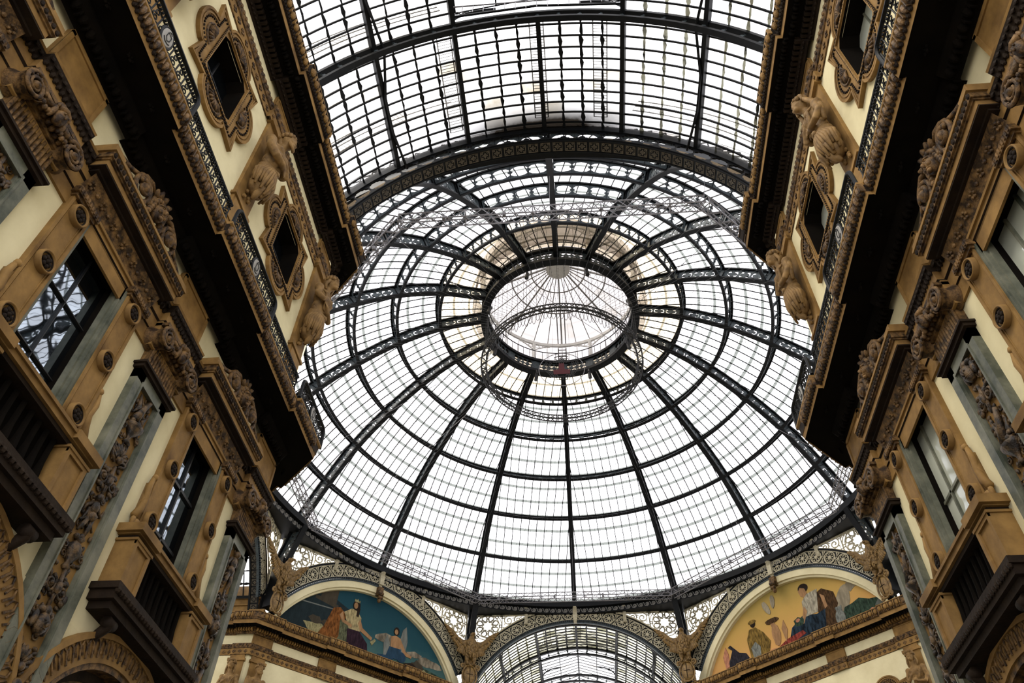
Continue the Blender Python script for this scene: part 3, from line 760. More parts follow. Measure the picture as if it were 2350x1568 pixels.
LS = [(12, B((0.6,23.6),(7.2,23.6),(7.1,24.6),(4.0,25.0),(0.8,24.6))), (9, blobpoly(2.0,25.6,0.9,0.35,14,0.2)), (9, blobpoly(5.4,25.0,1.0,0.28,14,0.25)), (9, blobpoly(4.2,25.25,0.6,0.2,12,0.25)), (9, blobpoly(2.7,25.25,0.5,0.25,12,0.25)),
      (1, B((-7.0,23.6),(-0.4,23.6),(-0.4,26.2),(-1.2,26.6),(-3.3,27.3),(-5.2,26.2),(-6.8,24.2))), (2, B((-3.6,26.6),(-2.4,26.5),(-2.3,28.3),(-3.3,28.1))), (2, B((-3.9,26.6),(-2.2,26.4),(-2.2,26.65),(-3.9,26.85))), (11, B((-5.6,26.0),(-1.6,26.35),(-1.6,26.42),(-5.6,26.08))),
      (13, B((-4.4,24.9),(-3.1,25.1),(-2.4,24.5),(-3.6,24.1))), (2, blobpoly(-3.6,25.25,0.45,0.25,12,0.2)), (2, blobpoly(-2.8,25.25,0.4,0.22,12,0.2)),
      (3, B((-1.7,24.0),(-2.2,24.5),(-1.6,25.6),(-1.2,26.9),(-0.7,27.1),(-0.2,26.7),(-0.4,25.6),(-0.3,24.4),(-0.9,24.0))), (3, B((-3.0,24.2),(-1.7,24.6),(-1.0,24.2),(-1.6,23.8))),
      (6, B((-0.6,26.3),(-0.1,26.4),(0.2,25.4),(0.0,24.2),(-0.7,23.9),(-1.0,24.3),(-0.5,25.2))),
      (5, B((0.0,25.9),(0.9,26.0),(1.6,25.4),(1.8,24.4),(2.3,23.8),(0.7,23.8),(0.2,24.4))), (4, B((-0.4,26.9),(0.1,27.3),(0.5,27.3),(0.9,26.9),(0.95,26.0),(0.1,25.95))), (7, B((0.85,26.8),(1.1,26.3),(1.9,25.9),(1.85,25.7),(0.95,26.05),(0.7,26.5))), (7, B((-0.5,26.9),(-0.3,26.4),(0.3,26.25),(0.3,26.05),(-0.4,26.2),(-0.7,26.6))),
      (8, blobpoly(0.42,27.62,0.27,0.36)), (7, blobpoly(0.36,27.6,0.15,0.22)), (8, B((0.5,27.6),(0.72,27.5),(0.68,26.9),(0.5,26.9))), (13, B((0.2,27.85),(0.25,28.05),(0.35,27.95),(0.42,28.1),(0.5,27.95),(0.62,28.03),(0.62,27.85))), (13, B((1.8,25.6),(2.1,25.9),(2.2,25.8),(1.95,25.4))),
      (11, B((2.9,25.1),(2.8,25.9),(3.0,26.5),(3.25,26.0),(3.25,25.2))), (11, B((3.7,25.2),(3.9,26.3),(4.15,26.6),(4.35,25.6),(4.2,24.4),(3.9,24.4))), (7, B((3.1,24.9),(3.05,25.6),(3.4,25.75),(3.8,25.65),(3.85,24.9))), (7, B((3.8,25.6),(4.3,24.9),(4.8,24.75),(4.75,24.6),(4.2,24.65),(3.75,25.2))), (8, blobpoly(3.42,26.05,0.22,0.28)), (7, blobpoly(3.4,26.0,0.13,0.18)), (10, B((2.8,24.2),(3.0,24.9),(3.9,24.95),(4.0,24.2))), (10, blobpoly(4.0,24.45,0.35,0.35)), (10, B((2.2,24.15),(3.4,24.35),(3.4,24.1),(2.3,23.95))),
      (2, blobpoly(5.3,24.2,0.5,0.4,14,0.3)), (8, blobpoly(4.7,24.0,0.5,0.3,12,0.3)), (13, blobpoly(5.9,23.95,0.25,0.2,10,0.3))]
def mv(L, i0, i1, dx, dz): L[i0:i1] = [(m, [(x+dx, z+dz) for x, z in p]) for m, p in L[i0:i1]]
mv(LS, 5, 12, -0.35, 0.25); mv(LS, 12, 25, -1.68, -0.25); mv(LS, 25, 37, -1.42, 0.64); mv(LS, 1, 5, -0.6, 0.35); mv(LS, 37, 40, -0.8, 0.5)
lunette('NW', 'arch of pale medallions around the dark blue painted lunette', 'half-round painting with a dark teal sky and a seated woman in orange and plum', LS, LM, 'left')
gold = skymat('painted_golden_sky', [(0.0,(0.50,0.22,0.09)),(1.0,(0.26,0.20,0.055)),(0.25,(0.56,0.30,0.10)),(0.6,(0.46,0.29,0.08))], z0=24.2, z1=29.5)
RM = [gold, artmat('painted_grey_ledge', (0.13,0.14,0.12)), artmat('painted_blue_skirt', (0.022,0.040,0.060), 0.6, 4), artmat('painted_white_shirt', (0.42,0.38,0.28), 0.4, 5), artmat('painted_fur', (0.085,0.045,0.018), 0.5, 6), SKIN, HAIR, artmat('painted_ochre_robe', (0.24,0.15,0.035), 0.5, 5), artmat('painted_red_cloth', (0.28,0.05,0.035), 0.5, 5), artmat('painted_palm', (0.04,0.07,0.045), 0.5, 7), artmat('painted_smoke', (0.33,0.28,0.19), 0.3, 2), artmat('painted_silver_jar', (0.22,0.23,0.20), 0.4, 6), artmat('painted_dark_bundle', (0.03,0.027,0.035), 0.5, 6), artmat('painted_rose', (0.50,0.22,0.13),0.3,6)]
RS = [(10, blobpoly(3.7,26.5,0.5,0.9,14,0.2,-0.5)), (10, blobpoly(4.5,27.2,0.4,0.5,14,0.25,-0.6)), (1, B((-6.6,23.6),(7.0,23.6),(7.1,24.8),(6.2,25.0),(5.4,24.7),(2.2,24.65),(0.6,24.35),(-2.6,24.3),(-4.6,24.05),(-5.6,24.15))),
      (9, B((3.0,25.3),(3.4,25.9),(3.9,25.95),(4.4,26.1),(5.0,25.8),(5.6,25.7),(5.2,25.3),(5.9,25.2),(4.6,25.0),(3.6,24.95))), (13, blobpoly(5.0,25.0,0.5,0.2,12,0.3)), (4, blobpoly(3.2,25.1,0.6,0.2,12,0.25)),
      (4, B((1.6,26.0),(1.6,27.3),(2.2,27.5),(2.9,27.0),(3.0,26.2),(2.7,25.7),(2.6,24.9),(1.4,24.7))), (2, B((-0.8,24.3),(-0.9,24.9),(-0.4,25.9),(0.5,26.35),(1.5,26.1),(2.1,26.2),(1.9,25.3),(1.5,24.5),(0.6,24.3))), (3, B((0.6,26.2),(0.7,27.2),(1.1,27.55),(1.9,27.6),(1.6,26.2))), (5, B((0.75,26.9),(0.5,26.3),(0.3,25.9),(0.5,25.85),(0.9,26.5))), (9, blobpoly(0.15,26.1,0.35,0.3,12,0.3)), (13, blobpoly(0.1,26.2,0.15,0.12,10,0.3)), (5, B((2.0,27.2),(2.25,27.0),(2.3,26.3),(2.1,26.2))),
      (6, blobpoly(1.0,28.0,0.36,0.30)), (5, B((0.62,27.9),(0.72,27.55),(0.95,27.4),(1.2,27.6),(1.1,27.95),(0.8,28.1))), (11, blobpoly(2.9,25.3,0.32,0.5)), (11, B((2.75,25.7),(3.1,25.7),(3.15,26.0),(2.7,26.0))), (1, blobpoly(2.5,24.45,0.7,0.18)),
      (8, B((-1.8,24.2),(-0.6,24.7),(0.6,24.85),(0.8,24.6),(-0.2,24.35))), (12, B((-0.4,24.3),(1.2,24.5),(1.2,24.2),(-0.4,24.0))),
      (7, B((-3.3,24.0),(-3.4,25.6),(-3.1,26.2),(-2.6,26.2),(-2.1,25.7),(-1.7,25.0),(-2.0,24.2))), (6, blobpoly(-2.75,26.5,0.2,0.26)), (7, blobpoly(-2.78,26.62,0.3,0.14)), (5, blobpoly(-1.2,25.2,0.3,0.7,14,0.1)), (5, blobpoly(-1.3,25.9,0.15,0.2)), (4, blobpoly(-1.3,26.15,0.55,0.18,12,0.1)), (10, blobpoly(-1.5,27.1,0.2,0.5,12,0.1,0.4)), (10, blobpoly(-0.95,27.35,0.17,0.45,12,0.1,-0.1)), (5, B((-0.75,25.4),(-0.5,25.9),(-0.35,25.2),(-0.6,24.5))),
      (11, B((-3.1,24.2),(-3.2,25.0),(-2.8,25.3),(-2.5,24.9),(-2.6,24.1))), (12, B((-5.0,24.0),(-5.0,24.5),(-4.6,25.2),(-4.9,25.5),(-4.7,25.6),(-4.1,24.9),(-3.6,24.7),(-3.3,24.1))), (13, B((-5.3,24.2),(-5.4,25.0),(-5.1,25.6),(-4.95,25.1),(-5.0,24.3))), (13, blobpoly(-1.6,24.15,0.4,0.12,12,0.3)), (13, blobpoly(-4.9,23.95,0.3,0.12,10,0.3))]
mv(RS, 0, 2, 0.3, -0.5); mv(RS, 2, 3, 0.1, 0.35); mv(RS, 3, 5, 0.55, -0.45); mv(RS, 6, 17, 0.62, -0.35); mv(RS, 18, 20, 0.3, 0.3); mv(RS, 20, 30, 0.25, 0.35); mv(RS, 30, 36, 0.2, 0.5)
lunette('NE', 'arch of pale medallions around the golden painted lunette', 'half-round painting with a golden sky and a seated figure in a blue skirt', RS, RM, 'right')

# ------------------------------------------------------------------ eagles on shields at the corners
eg = thing('eagle_statue', '', 'eagle statue', 'gilded eagles with shields at the octagon corners')
mb = MB()
mb.blob((0,-0.45,0.15), (0.42,0.36,0.62)); mb.blob((0,-0.50,0.55), (0.34,0.30,0.36)); mb.blob((0,-0.5,0.9), (0.20,0.22,0.32)); mb.blob((0.03,-0.58,1.18), (0.17,0.21,0.16))
mb.tube([(0.05,-0.72,1.20),(0.10,-0.88,1.17),(0.11,-0.93,1.07)], [0.085,0.06,0.015], 6)
for sx in (-1,1):
    mb.blob((sx*0.24,-0.42,-0.38), (0.17,0.19,0.36)); mb.tube([(sx*0.24,-0.45,-0.62),(sx*0.22,-0.5,-0.86)], [0.10,0.06], 8)
    for k in (-1,0,1): mb.tube([(sx*0.22+k*0.07,-0.5,-0.84),(sx*0.22+k*0.11,-0.62,-0.9),(sx*0.22+k*0.12,-0.66,-0.98)], [0.045,0.04,0.015], 5)
    mb.blob((0.03+sx*0.13,-0.68,1.22), 0.03)
random.seed(5)
for i in range(120):     # breast feathers
    a = random.uniform(-1.3,1.3); z = random.uniform(-0.45,0.85); r = 0.36*sqrt(max(0.1,1-((z-0.15)/0.85)**2))
    mb.blob((0.98*r*sin(a)*1.15, -0.45-r*cos(a)*1.0, z), (0.07,0.035,0.10), None, 5, 4)
for k in range(7): mb.tube([((k-3)*0.07,-0.3,-0.35),((k-3)*0.11,-0.3,-0.75),((k-3)*0.13,-0.28,-1.05+abs(k-3)*0.05)], [0.07,0.08,0.03], 6)
obj('body', mb, GILT, eg, smooth=True)
wg = MB()
def feather(p0, p1, w):
    p0, p1 = Vector(p0), Vector(p1); d = p1-p0; m = p0+d*0.55
    wg.tube([p0[:], m[:], (p0+d*0.9)[:], p1[:]], [w*0.6,w,w*0.75,w*0.15], 6)
wg.tube([(0.25,-0.45,0.6),(0.65,-0.40,0.62),(1.0,-0.36,0.85),(1.35,-0.33,1.3),(1.75,-0.3,1.72)], [0.2,0.2,0.17,0.13,0.05], 8)
for k in range(8):
    t = k/7; feather((0.75+0.75*t,-0.37,0.75+0.65*t), (1.0+1.0*t, -0.31, 0.25+1.55*t**1.2), 0.095)
for k in range(9):
    t = k/8; feather((0.45+0.75*t,-0.44,0.62+0.35*t), (0.62+0.75*t,-0.42,-0.05+0.75*t), 0.10)
for k in range(8):
    t = k/7; feather((0.35+0.6*t,-0.50,0.66+0.2*t), (0.45+0.65*t,-0.52,0.25+0.5*t), 0.09)
for k in range(6): feather((0.3+0.1*k,-0.42,0.3), (0.36+0.12*k,-0.42,-0.38+0.06*k), 0.10)
w0 = obj('wing', wg, GILT, eg, smooth=True); w1 = w0.copy(); COL.objects.link(w1); w1.parent = eg; w1.scale = (-1,1,1)
sh = MB()
sh.mi = 0; sh.blob((0,-0.32,-1.55), (0.44,0.22,0.62), None, 20, 12)
sh.mi = 1
fr = [(0.5*sin(a)*(1-0.16*cos(a)), -0.42, -1.55+0.68*cos(a)) for a in [2*pi*i/28 for i in range(28)]]
sh.tube(fr, 0.06, 6, closed=True)
for sx in (-1,1):
    sh.tube([(sx*(0.5+p[0]),-0.42,-1.0+p[1]) for p in spiral(0,0,0.2,0.03,1.4,-pi/2*1.2,18,sx)], 0.06, 6)
    sh.tube([(sx*(0.35+p[0]),-0.42,-2.15+p[1]) for p in spiral(0,0,0.16,0.03,1.4,pi/2,18,-sx)], 0.05, 6)
sh.tube([(-0.25,-0.38,-0.95),(0,-0.44,-0.9),(0.25,-0.38,-0.95)], 0.1, 8)
sh.mi = 2
sh.tube([(0,-0.50-0.045*cos(x*1.1),-1.55+x*0.5) for x in [-1+i*0.25 for i in range(9)]], 0.022, 5); sh.tube([(x*0.38,-0.55+0.16*x*x,-1.55) for x in [-1+i*0.25 for i in range(9)]], 0.022, 5)
obj('shield', sh, [GILT, GILT, DARKST], eg, smooth=True)
EL = {157.5: 'gilded eagle on a shield at the left end of the dark blue painting', 112.5: 'spread gilded eagle between the dark blue painting and the far glass vault', 67.5: 'spread gilded eagle between the far glass vault and the golden painting', 22.5: 'gilded eagle on a shield at the right end of the golden painting'}
first = True
for a, lab in EL.items():
    ar = radians(a); M = Matrix.Translation((19.25*cos(ar), 19.25*sin(ar), 26.45)) @ rotz(ar-pi/2)
    if first: eg.matrix_world = M; eg['label'] = lab; first = False
    else: copy_tree(eg, lab, M=M)
# ------------------------------------------------------------------ barrel vaults of glass over the arms (local Y outward from the octagon)
RV = 8.75
def vm(u, v, n=0.0): return ((RV+n)*sin(u), v, CZ+(RV+n)*cos(u))     # u angle from the crown, v distance from centre
Y0, YB = 19.35, 4.65
NB = 4
va = thing('glass_vault', '', 'glass roof', 'glass barrel vaults over the arms')
g = MB(); bars = MB(); laps = MB()
us = [radians(-75+2.5*i) for i in range(61)]
crown = radians(20)
def vmat(u, v): return 0
for b in range(NB):
    ya, yb = Y0+b*YB, Y0+(b+1)*YB
    vs = [ya+YB*i/11 for i in range(12)]
    parts = [us] if b == 0 else [[u for u in us if u <= -crown+1e-6], [u for u in us if u >= crown-1e-6]]
    for U in parts:
        g.grid(lambda u, v: vm(u, v, 0.03), U, vs, uvf=lambda u, v: (degrees(u)/5, (v-Y0)/0.4227))
    for v in vs:
        for U in parts: bars.tube([vm(u, v) for u in U], 0.042, 4)
random.seed(21)
for k in range(-15, 16):
    u = radians(5*k)
    if k % 4 == 0: continue
    for b in range(NB):
        if b > 0 and abs(5*k) < 20: continue
        ya = Y0+b*YB
        for j in range(11):
            v0 = ya+YB*j/11; v1 = v0+YB/11; w0 = random.uniform(0.015,0.04)/RV*2; w1 = random.uniform(0.04,0.095)/RV*2; mid = v0+(v1-v0)*random.uniform(0.3,0.7)
            e = random.uniform(-0.003,0.003)
            laps.add([vm(u-w0/2+e, v0, -0.02), vm(u+w0/2+e, v0, -0.02), vm(u+w1/2, mid, -0.03), vm(u-w1/2, mid, -0.03), vm(u+w1*0.4+e, v1, -0.02), vm(u-w0*0.4+e, v1, -0.02)], [(0,1,2,3),(3,2,4,5)], 0 if k < -4 or k > 12 else 1)
obj('glass_panes', g, GLASS_V, va); obj('glazing_bars', bars, IRON, va)
LAP = glassmat('lapped_pane_joint', (0.20,0.195,0.14), (0.004,0.004,0.003), 1.6, 0.8, body=0.1)
obj('pane_laps', laps, [LAP, IRON], va)
for k in (-3,-2,-1,0,1,2,3):
    mb = MB(); a = radians(20*k)
    y1 = Y0+YB if k == 0 else Y0+NB*YB
    n = 12
    for s in range(n):
        v0, v1 = Y0+(y1-Y0)*s/n, Y0+(y1-Y0)*(s+1)/n; w = 0.085/RV
        vs = [vm(a+uu, v, nn) for v in (v0,v1) for uu in (-w,w) for nn in (-0.2,0.02)]
        mb.add(vs, [(0,1,3,2),(4,6,7,5),(0,4,5,1),(2,3,7,6),(0,2,6,4),(1,5,7,3)])
    if abs(k) == 2:
        for b in range(NB):
            v0 = Y0+b*YB; mb.tube([vm(a+0.035*(1 if k < 0 else -1), v0, -0.25), vm(a, v0+YB*0.35, -0.30), vm(a+0.0, v0+YB*0.62, -0.24), vm(a+0.04*(1 if k < 0 else -1), v0+YB, -0.25)], 0.05, 5)
    obj('purlin', mb, IRON, va)
for b in range(1, NB+1):
    mb = MB(); y = Y0+b*YB; n = 60; A = radians(75)
    for (r0, r1, w) in ((-0.62,-0.50,0.10),(-0.16,-0.02,0.10)):
        for s in range(n):
            u0, u1 = -A+2*A*s/n, -A+2*A*(s+1)/n
            vs = [vm(u, y+yy, nn) for u in (u0,u1) for nn in (r0,r1) for yy in (-w,w)]
            mb.add(vs, [(0,1,5,4),(2,6,7,3),(0,4,6,2),(1,3,7,5)])
    mb.mi = 1
    nc = 30
    for s in range(nc):
        u0, u1 = -A+2*A*s/nc, -A+2*A*(s+1)/nc; du = (u1-u0)
        mb.cell(lambda u, v, nn: vm(u, y+nn, v), u0, u1, -0.52, -0.12, star_hole(du*0.40, 0.15), 0.05, 28, n0=-0.025)
    obj('vault_rib', mb, [IRON, IRONB], va)
# raised ridge skylight beyond the first rib
mb = MB(); sg_ = MB(); yA, yE = Y0+YB, Y0+NB*YB; xw = RV*sin(crown); zw = CZ+RV*cos(crown)
for sx in (-1, 1):
    for z in (zw, zw+1.1): mb.tube([(sx*xw, yA, z), (sx*xw, yE, z)], 0.08, 4)
    n = int((yE-yA)/0.5)
    for i in range(n+1):
        y = yA+(yE-yA)*i/n; mb.tube([(sx*xw, y, zw+1.1), (0, y, zw+2.0)], 0.03, 4)
        if i % 3 == 0: mb.tube([(sx*xw, y, zw), (sx*xw, y, zw+1.1)], 0.05, 4)
    mb.tube([(sx*xw*0.5, yA, zw+1.55), (sx*xw*0.5, yE, zw+1.55)], 0.04, 4)
    for b in range(NB):
        y = yA+b*YB+0.05
        if y > yE: continue
        pts = [(sx*(xw-0.0-1.5*(1-cos(t))), y, zw+0.15+0.95*sin(t)) for t in [pi/2*i/8 for i in range(9)]]
        mb.tube(pts, 0.05, 5)
        for q in range(4): mb.tube([(sx*(xw-0.12-0.14*q+0.09*cos(2*pi*i/9)), y, zw+0.95-0.02*q+0.09*sin(2*pi*i/9)) for i in range(9)], 0.02, 4, closed=True)
    sg_.grid(lambda u, v: (sx*xw*(1-u), v, zw+1.1+0.9*u+0.03), [0, 0.5, 1], [yA+(yE-yA)*i/20 for i in range(21)], uvf=lambda u, v: (u*4+50, v*2))
    sg_.grid(lambda u, v: (sx*(xw+0.02), v, zw+1.1*u), [0, 1], [yA, yE], uvf=lambda u, v: (u*2+50, v*2))
mb.tube([(0, yA, zw+2.0), (0, yE, zw+2.0)], 0.08, 4)
# little gangway with a railing across the end of the skylight
mb.mi = 1
mb.tube([(-xw, yA+0.35, zw+0.75), (xw, yA+0.35, zw+0.75)], 0.03, 4)
for i in range(17): x = -xw+2*xw*i/16; mb.tube([(x, yA+0.35, zw+0.15), (x, yA+0.35, zw+0.75)], 0.018, 4)
mb.mi = 0
mb.tube([(-xw, yA+0.1, zw+0.5), (0, yA+0.1, zw+0.95), (xw, yA+0.1, zw+0.5)], 0.05, 4)
obj('skylight_frame', mb, [IRON, STEEL], va); obj('skylight_glass', sg_, GLASS_V, va)
# walkways and ladders standing on the glass outside
ww = MB()
for sx, y in ((-1, Y0+0.9), (1, Y0+1.6), (-1, Y0+YB+1.2), (1, Y0+YB+0.5)):
    for h in (0.25, 0.6, 1.0):
        ww.tube([vm(sx*radians(a), y, h) for a in range(22, 66, 4)], 0.022, 4)
    for a in range(22, 64): ww.tube([vm(sx*radians(a), y, 0.2), vm(sx*radians(a), y, 1.0)], 0.009, 4)
for u in (-14, 0.5, 22):
    for du in (-1.6, 1.6): ww.tube([vm(radians(u+du), Y0+0.5, 0.3), vm(radians(u+du), Y0+YB-0.2, 0.3)], 0.03, 4)
    for i in range(36): y = Y0+0.5+i*0.11; ww.tube([vm(radians(u-1.6), y, 0.3), vm(radians(u+1.6), y, 0.3)], 0.012, 4)
obj('roof_walkway', ww, PALEI, va)  # haze of the glass in front put into the walkways' pale colour
VL = {'S': 'near glass barrel vault with black glazing bars overhead', 'N': 'far glass barrel vault seen through the middle arch', 'W': 'glass vault of the left arm, a white sliver beside the edge-on arch', 'E': 'glass vault of the right arm behind the right-hand facade'}
first = True
for f in ('S', 'N', 'W', 'E'):
    M = rotz(radians(FACES[f][0]-90))
    if first: va.matrix_world = M; va['label'] = VL[f]; first = False
    else:
        c = copy_tree(va, VL[f], M=M)
        if f == 'N':
            for k in kids_of(c):
                if k.name.startswith('glass_panes'): k.material_slots[0].link = 'OBJECT'; k.material_slots[0].material = GLASS_F

# ------------------------------------------------------------------ hung lighting trusses, hoop and light strings
def truss(path, w, r, closed=False, step=0.45, zig=True):
    mb = MB(); P = [Vector(p) for p in path]
    def frame(i):
        N = len(P); a = P[i-1] if (i > 0 or closed) else P[i]; b = P[(i+1) % N] if (i < N-1 or closed) else P[i]
        t = (b-a).normalized(); s = t.cross(Vector((0,0,1))).normalized(); return s, Vector((0,0,1))
    ch = [[], [], [], []]
    for i in range(len(P)):
        s, u = frame(i)
        for k, (x, y) in enumerate(((-1,-1),(1,-1),(1,1),(-1,1))): ch[k].append(P[i]+s*x*w/2+u*y*w/2)
    for c in ch: mb.tube([q[:] for q in c], r, 5, closed=closed)
    if zig:
        n = len(P); M = n if closed else n-1
        for i in range(M):
            j = (i+1) % n
            for k in range(4):
                k2 = (k+1) % 4
                a, b = (k, k2) if i % 2 else (k2, k)
                mb.tube([ch[a][i][:], ch[b][j][:]], r*0.55, 4, cap=False)
                if i % 8 == 0: mb.tube([ch[k][i][:], ch[k2][i][:]], r*0.8, 4, cap=False)
    return mb
ZT = 29.8
TV = []
for k in range(8):
    a = 22.5+45*k; rho = {22.5:17.15, 67.5:17.65, 112.5:17.65, 157.5:17.4, 202.5:17.1, 247.5:16.95, 292.5:16.95, 337.5:17.0}[a]
    TV.append(Vector((rho*cos(radians(a)), rho*sin(radians(a)), ZT)))
tr = thing('lighting_truss', 'octagonal steel truss hung under the foot of the dome', 'truss')
for k in range(8):
    a, b = TV[k], TV[(k+1) % 8]; n = 36
    obj('truss_segment', truss([a+(b-a)*i/n for i in range(n+1)], 0.46, 0.034), STEEL, tr)
for k in range(8):
    a = TV[k]; mb = MB(); mb.tube([(a+Vector((0,0,0.2)))[:], (a.x*1.04, a.y*1.04, 31.8)], 0.012, 4); obj('hanging_cable', mb, STEEL, tr)
    m = (TV[k]+TV[(k+1) % 8])/2; mb = MB(); mb.tube([(m+Vector((0,0,0.2)))[:], (m.x*0.95, m.y*0.95, 34.0)], 0.012, 4); obj('hanging_cable', mb, STEEL, tr)
    t = (TV[(k+1) % 8]-TV[k])
    for q in (0.15,0.35,0.6,0.85): p = TV[k]+t*q; mb = MB(); mb.box((p.x,p.y,p.z+0.05), (0.07,0.07,0.10)); obj('truss_lamp', mb, STEEL, tr)
ZR, RR = 36.75, 4.9
rt = thing('ring_truss', 'round black truss hung below the eye of the dome', 'truss')
obj('truss_ring', truss([(RR*cos(2*pi*i/96), 0.5+RR*sin(2*pi*i/96), ZR) for i in range(96)], 0.30, 0.045, closed=True), BLACK, rt)
for k in range(8):
    mb = MB(); a = radians(22.5+45*k); mb.tube([(RR*cos(a), 0.5+RR*sin(a), ZR), (4.9*cos(a), 4.9*sin(a), 40.3)], 0.014, 4); obj('hanging_cable', mb, BLACK, rt)
def strand(mb, a, b, sag, r, n=10, bead=0.0):
    pts = [(a+(b-a)*(i/n)-Vector((0,0,1))*sag*4*(i/n)*(1-i/n)) for i in range(n+1)]
    mb.tube([p[:] for p in pts], r*1.35, 3, cap=False)
    if bead:
        L = (b-a).length; m = int(L/bead)
        for i in range(1, m):
            t = i/m; p = a+(b-a)*t-Vector((0,0,1))*sag*4*t*(1-t)
            d = 0.021; mb.add([(p.x+d,p.y,p.z),(p.x-d,p.y,p.z),(p.x,p.y+d,p.z),(p.x,p.y-d,p.z),(p.x,p.y,p.z+d*1.6),(p.x,p.y,p.z-d*1.6)], [(0,2,4),(2,1,4),(1,3,4),(3,0,4),(2,0,5),(1,2,5),(3,1,5),(0,3,5)])
random.seed(4)
mb = MB(); per = 26
for k in range(8):
    for i in range(per):
        t = (i+0.5)/per; b = TV[k]+(TV[(k+1) % 8]-TV[k])*t; a = radians(22.5+45*(k+t))
        p = Vector((RR*cos(a), 0.5+RR*sin(a), ZR)); strand(mb, p, b, 0.35+0.2*random.random(), 0.0055, 10, 0.45)
for i in range(72):
    a = 2*pi*i/72; strand(mb, Vector((4.85*cos(a), 4.85*sin(a), 40.4)), Vector((RR*cos(a), 0.5+RR*sin(a), ZR)), 0.0, 0.007, 2, 0.22)
tag(obj('light_strings', mb, WIRE), 'net of fine light strings stretched from the ring truss to the octagonal truss', 'string lights', kind='stuff')
mb = MB()
for i in range(56):
    a0 = radians(190+160*i/56); a1 = radians(190+160*(i+1.6)/56)
    p = Vector((RR*0.97*cos(a0), 0.5+RR*0.97*sin(a0), ZR-0.12)); q = Vector((RR*0.97*cos(a1), 0.5+RR*0.97*sin(a1), ZR-0.12)); strand(mb, p, q, 0.55+0.35*random.random(), 0.012, 8, 0.0)
tag(obj('light_garland', mb, WIRE), 'fringe of drooping dark loops under the near side of the ring truss', 'garland', kind='stuff')
# long stay wires across the dome
mb = MB()
for (a, b) in (((-9.2,-11.0,36.5),(-4.9,-1.8,40.3)), ((9.6,-10.2,36.5),(4.9,-1.2,40.3)), ((-17.2,3.0,31.2),(-7.0,0.8,36.7)), ((17.0,5.0,31.5),(6.0,1.0,37.0)), ((-14.5,8.8,32.0),(-4.6,2.6,36.8)), ((4.2,4.4,42.4),(-3.5,1.0,47.0))):
    mb.tube([a, b], 0.016, 4)
tag(obj('stay_wires', mb, STEEL), 'thin pale stay wires strung between the dome ribs', 'wires', kind='stuff')
hp = thing('hanging_emblem', 'thin hoop holding a red cross shield under a crown between two sprays', 'emblem', loc=(0,0,36.0))
mb = MB(); mb.tube([(1.4*cos(2*pi*i/64), 0, 1.4*sin(2*pi*i/64)) for i in range(64)], 0.022, 6, closed=True); obj('hoop', mb, STEEL, hp)
mb = MB()
mb.plate(XZ, [(-0.50,-0.42),(0.50,-0.42),(0.52,-0.05),(0.18,-0.02),(0.16,0.50),(-0.16,0.50),(-0.18,-0.02),(-0.52,-0.05)], 0.03)
obj('red_cross', mb, REDC, hp)
mb = MB()
mb.stroke(XZ, [(-0.5,0.62),(-0.42,0.95),(-0.22,0.78),(0,1.02),(0.22,0.78),(0.42,0.95),(0.5,0.62)], 0.045, 0.03, True)
mb.stroke(XZ, [(-0.44,1.05),(-0.2,1.12),(0,1.08),(0.2,1.12),(0.44,1.05)], 0.04, 0.03)
for i in range(9): a = -1.2+2.4*i/8; mb.stroke(XZ, [(0,0.85),(0.55*sin(a),0.85-0.35*cos(a))], 0.025, 0.03)
obj('crown', mb, BLACK, hp)
mb = MB()
for sx in (-1,1):
    mb.stroke(XZ, [(sx*0.35,-0.75),(sx*0.72,-0.3),(sx*0.85,0.2),(sx*0.75,0.6)], 0.025, 0.02)
    for i in range(10):
        t = i/9; x, z = sx*(0.45+0.42*sin(t*2.0)), -0.6+1.1*t
        mb.stroke(XZ, circ(x+sx*0.12, z+0.06, 0.085, 9), 0.02, 0.02, True); mb.stroke(XZ, circ(x-sx*0.13, z+0.05, 0.075, 9), 0.02, 0.02, True)
obj('spray', mb, BLACK, hp)
mb = MB()
mb.stroke(XZ, [(-0.48,-0.62),(0.48,-0.62)], 0.02, 0.02); mb.stroke(XZ, [(-0.48,-0.62),(-0.48,-0.98)], 0.02, 0.02); mb.stroke(XZ, [(0.48,-0.62),(0.48,-1.0)], 0.02, 0.02)
for x in (-0.32,0.32): mb.stroke(XZ, [(x,-0.68),(x,-0.84),(x-0.1,-0.9),(x-0.14,-0.86)], 0.022, 0.02); mb.stroke(XZ, [(x,-0.84),(x+0.1,-0.9),(x+0.14,-0.86)], 0.022, 0.02)
for x in (-0.1,0.0,0.1): mb.stroke(XZ, [(x,-0.72),(x,-0.9)], 0.03, 0.02)
mb.stroke(XZ, [(-0.8,-0.62)]+spiral(-0.7,-0.62,0.1,0.02,1.3,pi,14), 0.02, 0.02); mb.stroke(XZ, spiral(0.7,-0.62,0.1,0.02,1.3,0,14), 0.02, 0.02)
obj('scroll_base', mb, BLACK, hp)
mb = MB()
for x in (-0.55,0.0,0.55): mb.tube([(x,0,sqrt(1.96-x*x)),(x*0.9,0.2,4.4)], 0.008, 4)
obj('hanging_wire', mb, STEEL, hp)
